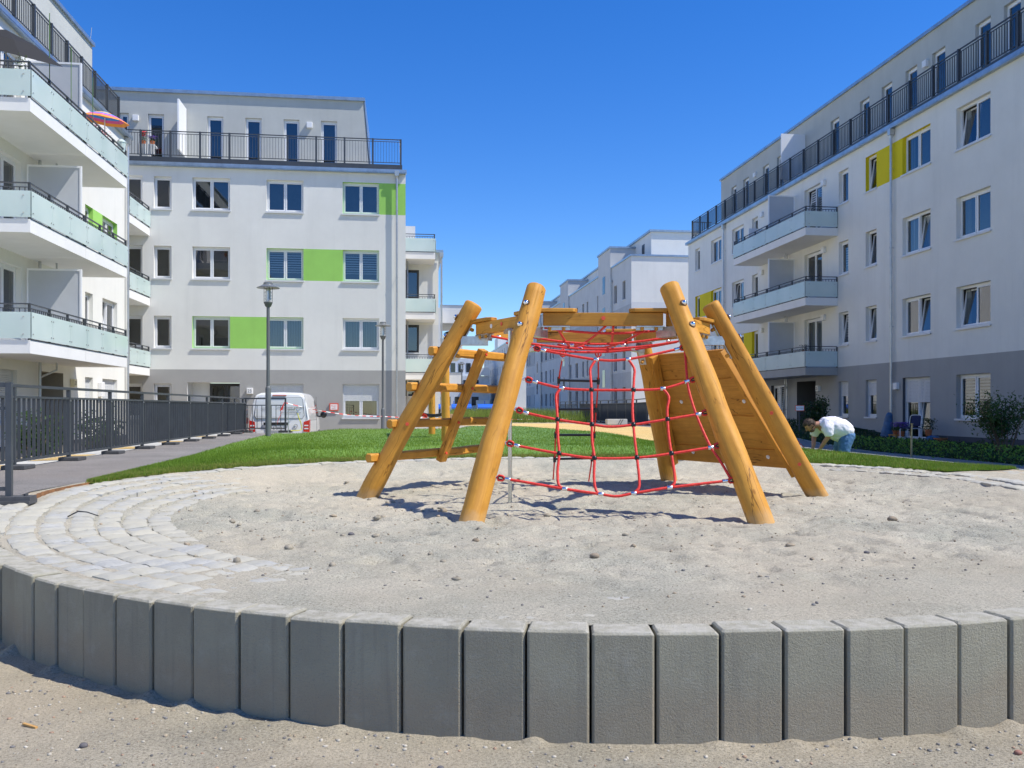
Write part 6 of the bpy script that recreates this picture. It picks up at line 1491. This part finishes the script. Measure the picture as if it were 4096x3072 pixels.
pebbles(260,sp2,.006,.035,[CL,CL,SG],'sand_clods','brown crumbly clods lying on the left half of the sand')
pebbles(5500,sp,.002,.012,[SG,SG2,SW],'sand_grit','coarse grit and tiny clods scattered on the playground sand')

# small things on the right balconies
def folding_chair(x,y,z,label):
    t=thing('garden_chair',(x,y,z),label,'chair'); m=MB()
    for a in (-.2,.2): m.tube([(x-.2,y+a,z),(x+.15,y+a,z+.45),(x+.3,y+a,z+.95)],.013,6); m.tube([(x+.2,y+a,z),(x-.2,y+a,z+.45)],.013,6)
    m.build('chair_frame',ANTH,t); m=MB(); m.box((x-.2,y-.2,z+.44),(x+.16,y+.2,z+.46)); m.build('seat',ANTH,t); m=MB(); m.box((x+.24,y-.2,z+.7),(x+.28,y+.2,z+.93)); m.build('backrest',ANTH,t)
folding_chair(16.5,34.2,5.86,'dark folding chair on the middle right balcony'); folding_chair(16.5,38.6,8.66,'dark folding chair at the far end of the top right balcony')
pot(16.15,33.4,3.6,.1,.16,'green trailing plant on the lowest right balcony',None,.25,160,LEAFD,.2)
m=MB(); m.box((16.2,39.2,8.66),(16.9,39.3,9.9)); tag(m.build('folded_panel',LAMPW,bev=.02),'white folded panel standing at the far end of the top right balcony','panel')
# ------------------------------------------------------------------ kneeling man
SKIN=pm('skin',(.42,.2,.12),.5,.08,12); HAIR=pm('brown_hair',(.055,.03,.018),.7,.4,60); SHIRT=pm('white_cotton',(.8,.78,.84),.9,.02,3,60,.2); JEANS=pm('blue_jeans',(.07,.17,.34),.85,.18,14,200,.3)
D0=16.2; v0=1790; Xc=(v0-1106)/1875*D0; ca,sa=math.cos(R(7.18)),math.sin(R(7.18))
MO=Vector((Xc*ca+D0*sa,-Xc*sa+D0*ca,0)); gm=ground(MO.x,MO.y)
def W(x,y,z): return (MO.x+x*ca+y*sa,MO.y-x*sa+y*ca,z)
def skin(name,verts,edges,radii,mat,parent,sub=2,root=0):
    me=bpy.data.meshes.new(name); o=OFF[parent.name] if parent else Vector((0,0,0)); me.from_pydata([tuple(Vector(W(*v))-o) for v in verts],edges,[]); me.materials.append(mat)
    ob=bpy.data.objects.new(name,me); COL.objects.link(ob); ob.parent=parent
    if parent: OFF[ob.name]=o
    s=ob.modifiers.new('skin','SKIN'); s.use_smooth_shade=True; s.branch_smoothing=.7
    for i,r in enumerate(radii):
        d=me.skin_vertices[0].data[i]; d.radius=r if isinstance(r,tuple) else (r,r); d.use_root=(i==root)
    b=ob.modifiers.new('sub','SUBSURF'); b.levels=sub; b.render_levels=sub; return ob
man=thing('person',tuple(W(.2,0,gm)),'man in white T-shirt and blue jeans kneeling and bending over the lawn','person')
gz0=gm+.02
def blob(name,tubes,mat,parent,vox=.012,sm=6,wr=0):
    m=MB()
    for pts,rd in tubes:
        P=[Vector(W(*p)) for p in pts]; out=[];ro=[]
        for i in range(len(P)-1):
            for k in range(6): t=k/6; out.append(P[i].lerp(P[i+1],t)); ro.append(rd[i]*(1-t)+rd[i+1]*t)
        out.append(P[-1]); ro.append(rd[-1]); 
        a0=(out[0]-out[1]).normalized(); a1=(out[-1]-out[-2]).normalized()
        out=[out[0]+a0*ro[0]*.55,out[0]+a0*ro[0]*.35]+out+[out[-1]+a1*ro[-1]*.35,out[-1]+a1*ro[-1]*.55]; ro=[ro[0]*.3,ro[0]*.8]+ro+[ro[-1]*.8,ro[-1]*.3]
        m.tube(out,ro,20)
    ob=m.build(name,mat,parent,smooth='all')
    r=ob.modifiers.new('remesh','REMESH'); r.mode='VOXEL'; r.voxel_size=vox; r.use_smooth_shade=True
    c=ob.modifiers.new('smooth','SMOOTH'); c.factor=.5; c.iterations=sm
    if wr: 
        d=ob.modifiers.new('wrinkles','DISPLACE'); d.texture=tx; d.strength=wr; d.mid_level=.5; d.texture_coords='GLOBAL'
    return ob
tx=bpy.data.textures.new('wrinkle','CLOUDS'); tx.noise_scale=.055
FG=[]
for sx,sy,s in ((-.2,-.08,-1),(-.28,.06,1)):
    FG.append(([(sx,sy,.67),(sx-.03,sy,.62)],[.028,.03]))
    for k in range(4):
        o_=(k-1.5)*.022; L=[.03,.036,.034,.026][k]; FG.append(([(sx-.03,sy+o_,.61),(sx-.035-L*.8,sy+o_*1.15,.605-L*.5),(sx-.04-L*1.2,sy+o_*1.15,.595-L*1.1)],[.01,.009,.008]))
    FG.append(([(sx-.01,sy-s*.02,.635),(sx-.03,sy-s*.045,.61),(sx-.055,sy-s*.05,.595)],[.012,.01,.009]))
body_=blob('body',[([(.29,0,.94),(.17,0,1.02),(-.02,0,1.1),(-.12,0,1.12)],[.12,.12,.13,.12]),([(-.12,0,1.13),(-.2,0,1.13),(-.28,0,1.12)],[.075,.062,.06]),
 ([(-.09,-.17,1.1),(-.075,-.21,.92),(-.155,-.12,.75),(-.195,-.08,.67)],[.055,.045,.037,.026]),([(-.17,.16,1.08),(-.2,.2,.9),(-.25,.08,.75),(-.275,.06,.67)],[.055,.045,.037,.026]),
 ([(.28,-.09,.9),(.23,-.12,gz0+.09),(.42,-.12,gz0+.07),(.66,-.12,gz0+.04)],[.09,.07,.055,.035]),([(.28,.09,.9),(.23,.12,gz0+.09),(.42,.12,gz0+.07),(.66,.12,gz0+.04)],[.09,.07,.055,.035])]+FG,SKIN,man,.0075,3)
# head shape
hd=Vector(W(-.345,0,1.115)); fw=Vector(W(-1,0,-1.15))-Vector(W(0,0,0)); fw.normalize(); upv=Vector(W(-.8,0,.6))-Vector(W(0,0,0)); upv=(upv-fw*upv.dot(fw)).normalized(); sdv=fw.cross(upv)
HM=frame(hd,sdv,fw,upv)
m=MB(); m.M=HM; m.sphere((0,0,0),1,20,14); 
def hs(co):
    p=HM.inverted()@Vector(co); x,y,z=p; x*=.078; y*=.098-.012*(z<-.3); zz=z*.118
    if z<-.2: x*=1+.25*(z+.2); y=y+(.01 if y>0 else 0)
    return tuple(HM@Vector((x,y,zz)))
m.v=[hs(v) for v in m.v]; m.M=HM
head=m.build('head',SKIN,man,smooth='all')
m=MB(); m.M=HM; m.tube([(0,.088,.025),(0,.118,-.018),(0,.098,-.03)],[.011,.016,.009],8); m.build('nose',SKIN,head,smooth='all')
for s in (-1,1):
    m=MB(); m.M=HM; m.sphere((s*.078,-.012,-.005),.03,10,8,(.35,.7,1.1)); m.build('ear',SKIN,head,smooth='all')
    m=MB(); m.M=HM; m.sphere((s*.03,.083,.022),.012,8,6,(1.2,.7,.8)); m.build('eye',PLASTIC,head,smooth='all')
m=MB(); m.M=HM; m.sphere((0,.085,-.058),.02,8,6,(1.5,.5,.35)); m.build('mouth',pm('lips',(.35,.1,.08),.5),head,smooth='all')
# hair and beard
m=MB(); V_=[];F_=[]; sg,rg=28,16
for i in range(rg+1):
    t_=PI*i/rg
    for k in range(sg):
        a=2*PI*k/sg; x,y,z=math.sin(t_)*math.cos(a),math.sin(t_)*math.sin(a),math.cos(t_)
        cut=(y>.55 and z<.42) or z<-.55 or (abs(x)>.8 and -.3<z<.05 and y>-.2)
        q=1.13+.07*mn.noise((x*4,y*4,z*4))+.12*max(0,z)*max(0,y)
        if cut: q=.9
        V_.append((x*.08*q,y*.1*q-.006,z*.118*q+.004))
for i in range(rg):
    for k in range(sg): F_.append((i*sg+k,(i+1)*sg+k,(i+1)*sg+(k+1)%sg,i*sg+(k+1)%sg))
m.M=HM; m.add(V_,F_)
nst=420
for i in range(nst):
    a=random.random()*6.28; t_=math.acos(random.uniform(-.35,1)); x,y,z=math.sin(t_)*math.cos(a),math.sin(t_)*math.sin(a),math.cos(t_)
    if (y>.5 and z<.45): continue
    p=Vector((x*.09,y*.112-.006,z*.132)); d=Vector((x*.6+random.gauss(0,.2),y+.5,z*.6+.3+random.gauss(0,.2))).normalized(); q=d.cross(Vector((x,y,z))).normalized()*.003; e=p+d*.03
    m.add([tuple(p-q),tuple(p+q),tuple(e)],[(0,1,2)])
m.build('hair',HAIR,man,smooth='all')
m=MB(); m.M=HM; m.sphere((0,.035,-.078),1,14,8,(.062,.062,.05)); m.build('beard',pm('dark_stubble',(.12,.06,.04),.8,.2,60),head,smooth='all')
# shirt
blob('shirt',[([(.345,-.04,.985),(.22,-.05,1.055),(.05,-.06,1.1),(-.08,-.05,1.125)],[.155,.185,.19,.15]),([(.345,.04,.985),(.22,.05,1.055),(.05,.06,1.1),(-.08,.05,1.125)],[.155,.185,.19,.15]),([(-.05,0,1.13),(-.15,0,1.135)],[.13,.085]),
 ([(-.04,-.15,1.1),(-.08,-.19,1.06),(-.075,-.215,.945)],[.11,.1,.082]),([(-.08,.15,1.09),(-.17,.17,1.05),(-.2,.2,.94)],[.11,.1,.08]),([(.12,0,.99),(.3,0,.9)],[.15,.14])],SHIRT,man,.011,5,.02)
blob('jeans',[([(.33,-.07,.93),(.28,-.1,.82),(.245,-.12,.68),(.23,-.13,gz0+.1)],[.14,.128,.108,.09]),([(.33,.07,.93),(.28,.1,.82),(.245,.12,.68),(.23,.13,gz0+.1)],[.14,.128,.108,.09]),
 ([(.23,-.13,gz0+.09),(.42,-.125,gz0+.08),(.62,-.12,gz0+.065)],[.085,.08,.055]),([(.23,.13,gz0+.09),(.42,.125,gz0+.08),(.62,.12,gz0+.065)],[.085,.08,.055]),([(.34,-.06,.92),(.34,.06,.92)],[.14,.14])],JEANS,man,.011,4,.02)
for s in (-1,1):
    m=MB(); m.sphere(W(.7,s*.12,gz0+.045),1,12,8,(.13,.05,.05)); m.build('shoe',RUBBER,man,smooth='all')
# garden tool beside him
t=thing('hand_tool',tuple(W(-.62,0,gm)),'red and white folding tool standing on the ground before the kneeling man','tool')
m=MB(); m.tube([W(-.62,.05,gm),W(-.56,.05,.83),W(-.44,.05,.69)],.014,6); m.build('red_handle',REDCAP,t); m=MB(); m.tube([W(-.46,.05,.71),W(-.38,.05,.6)],.013,6); m.build('white_end',LAMPW,t)
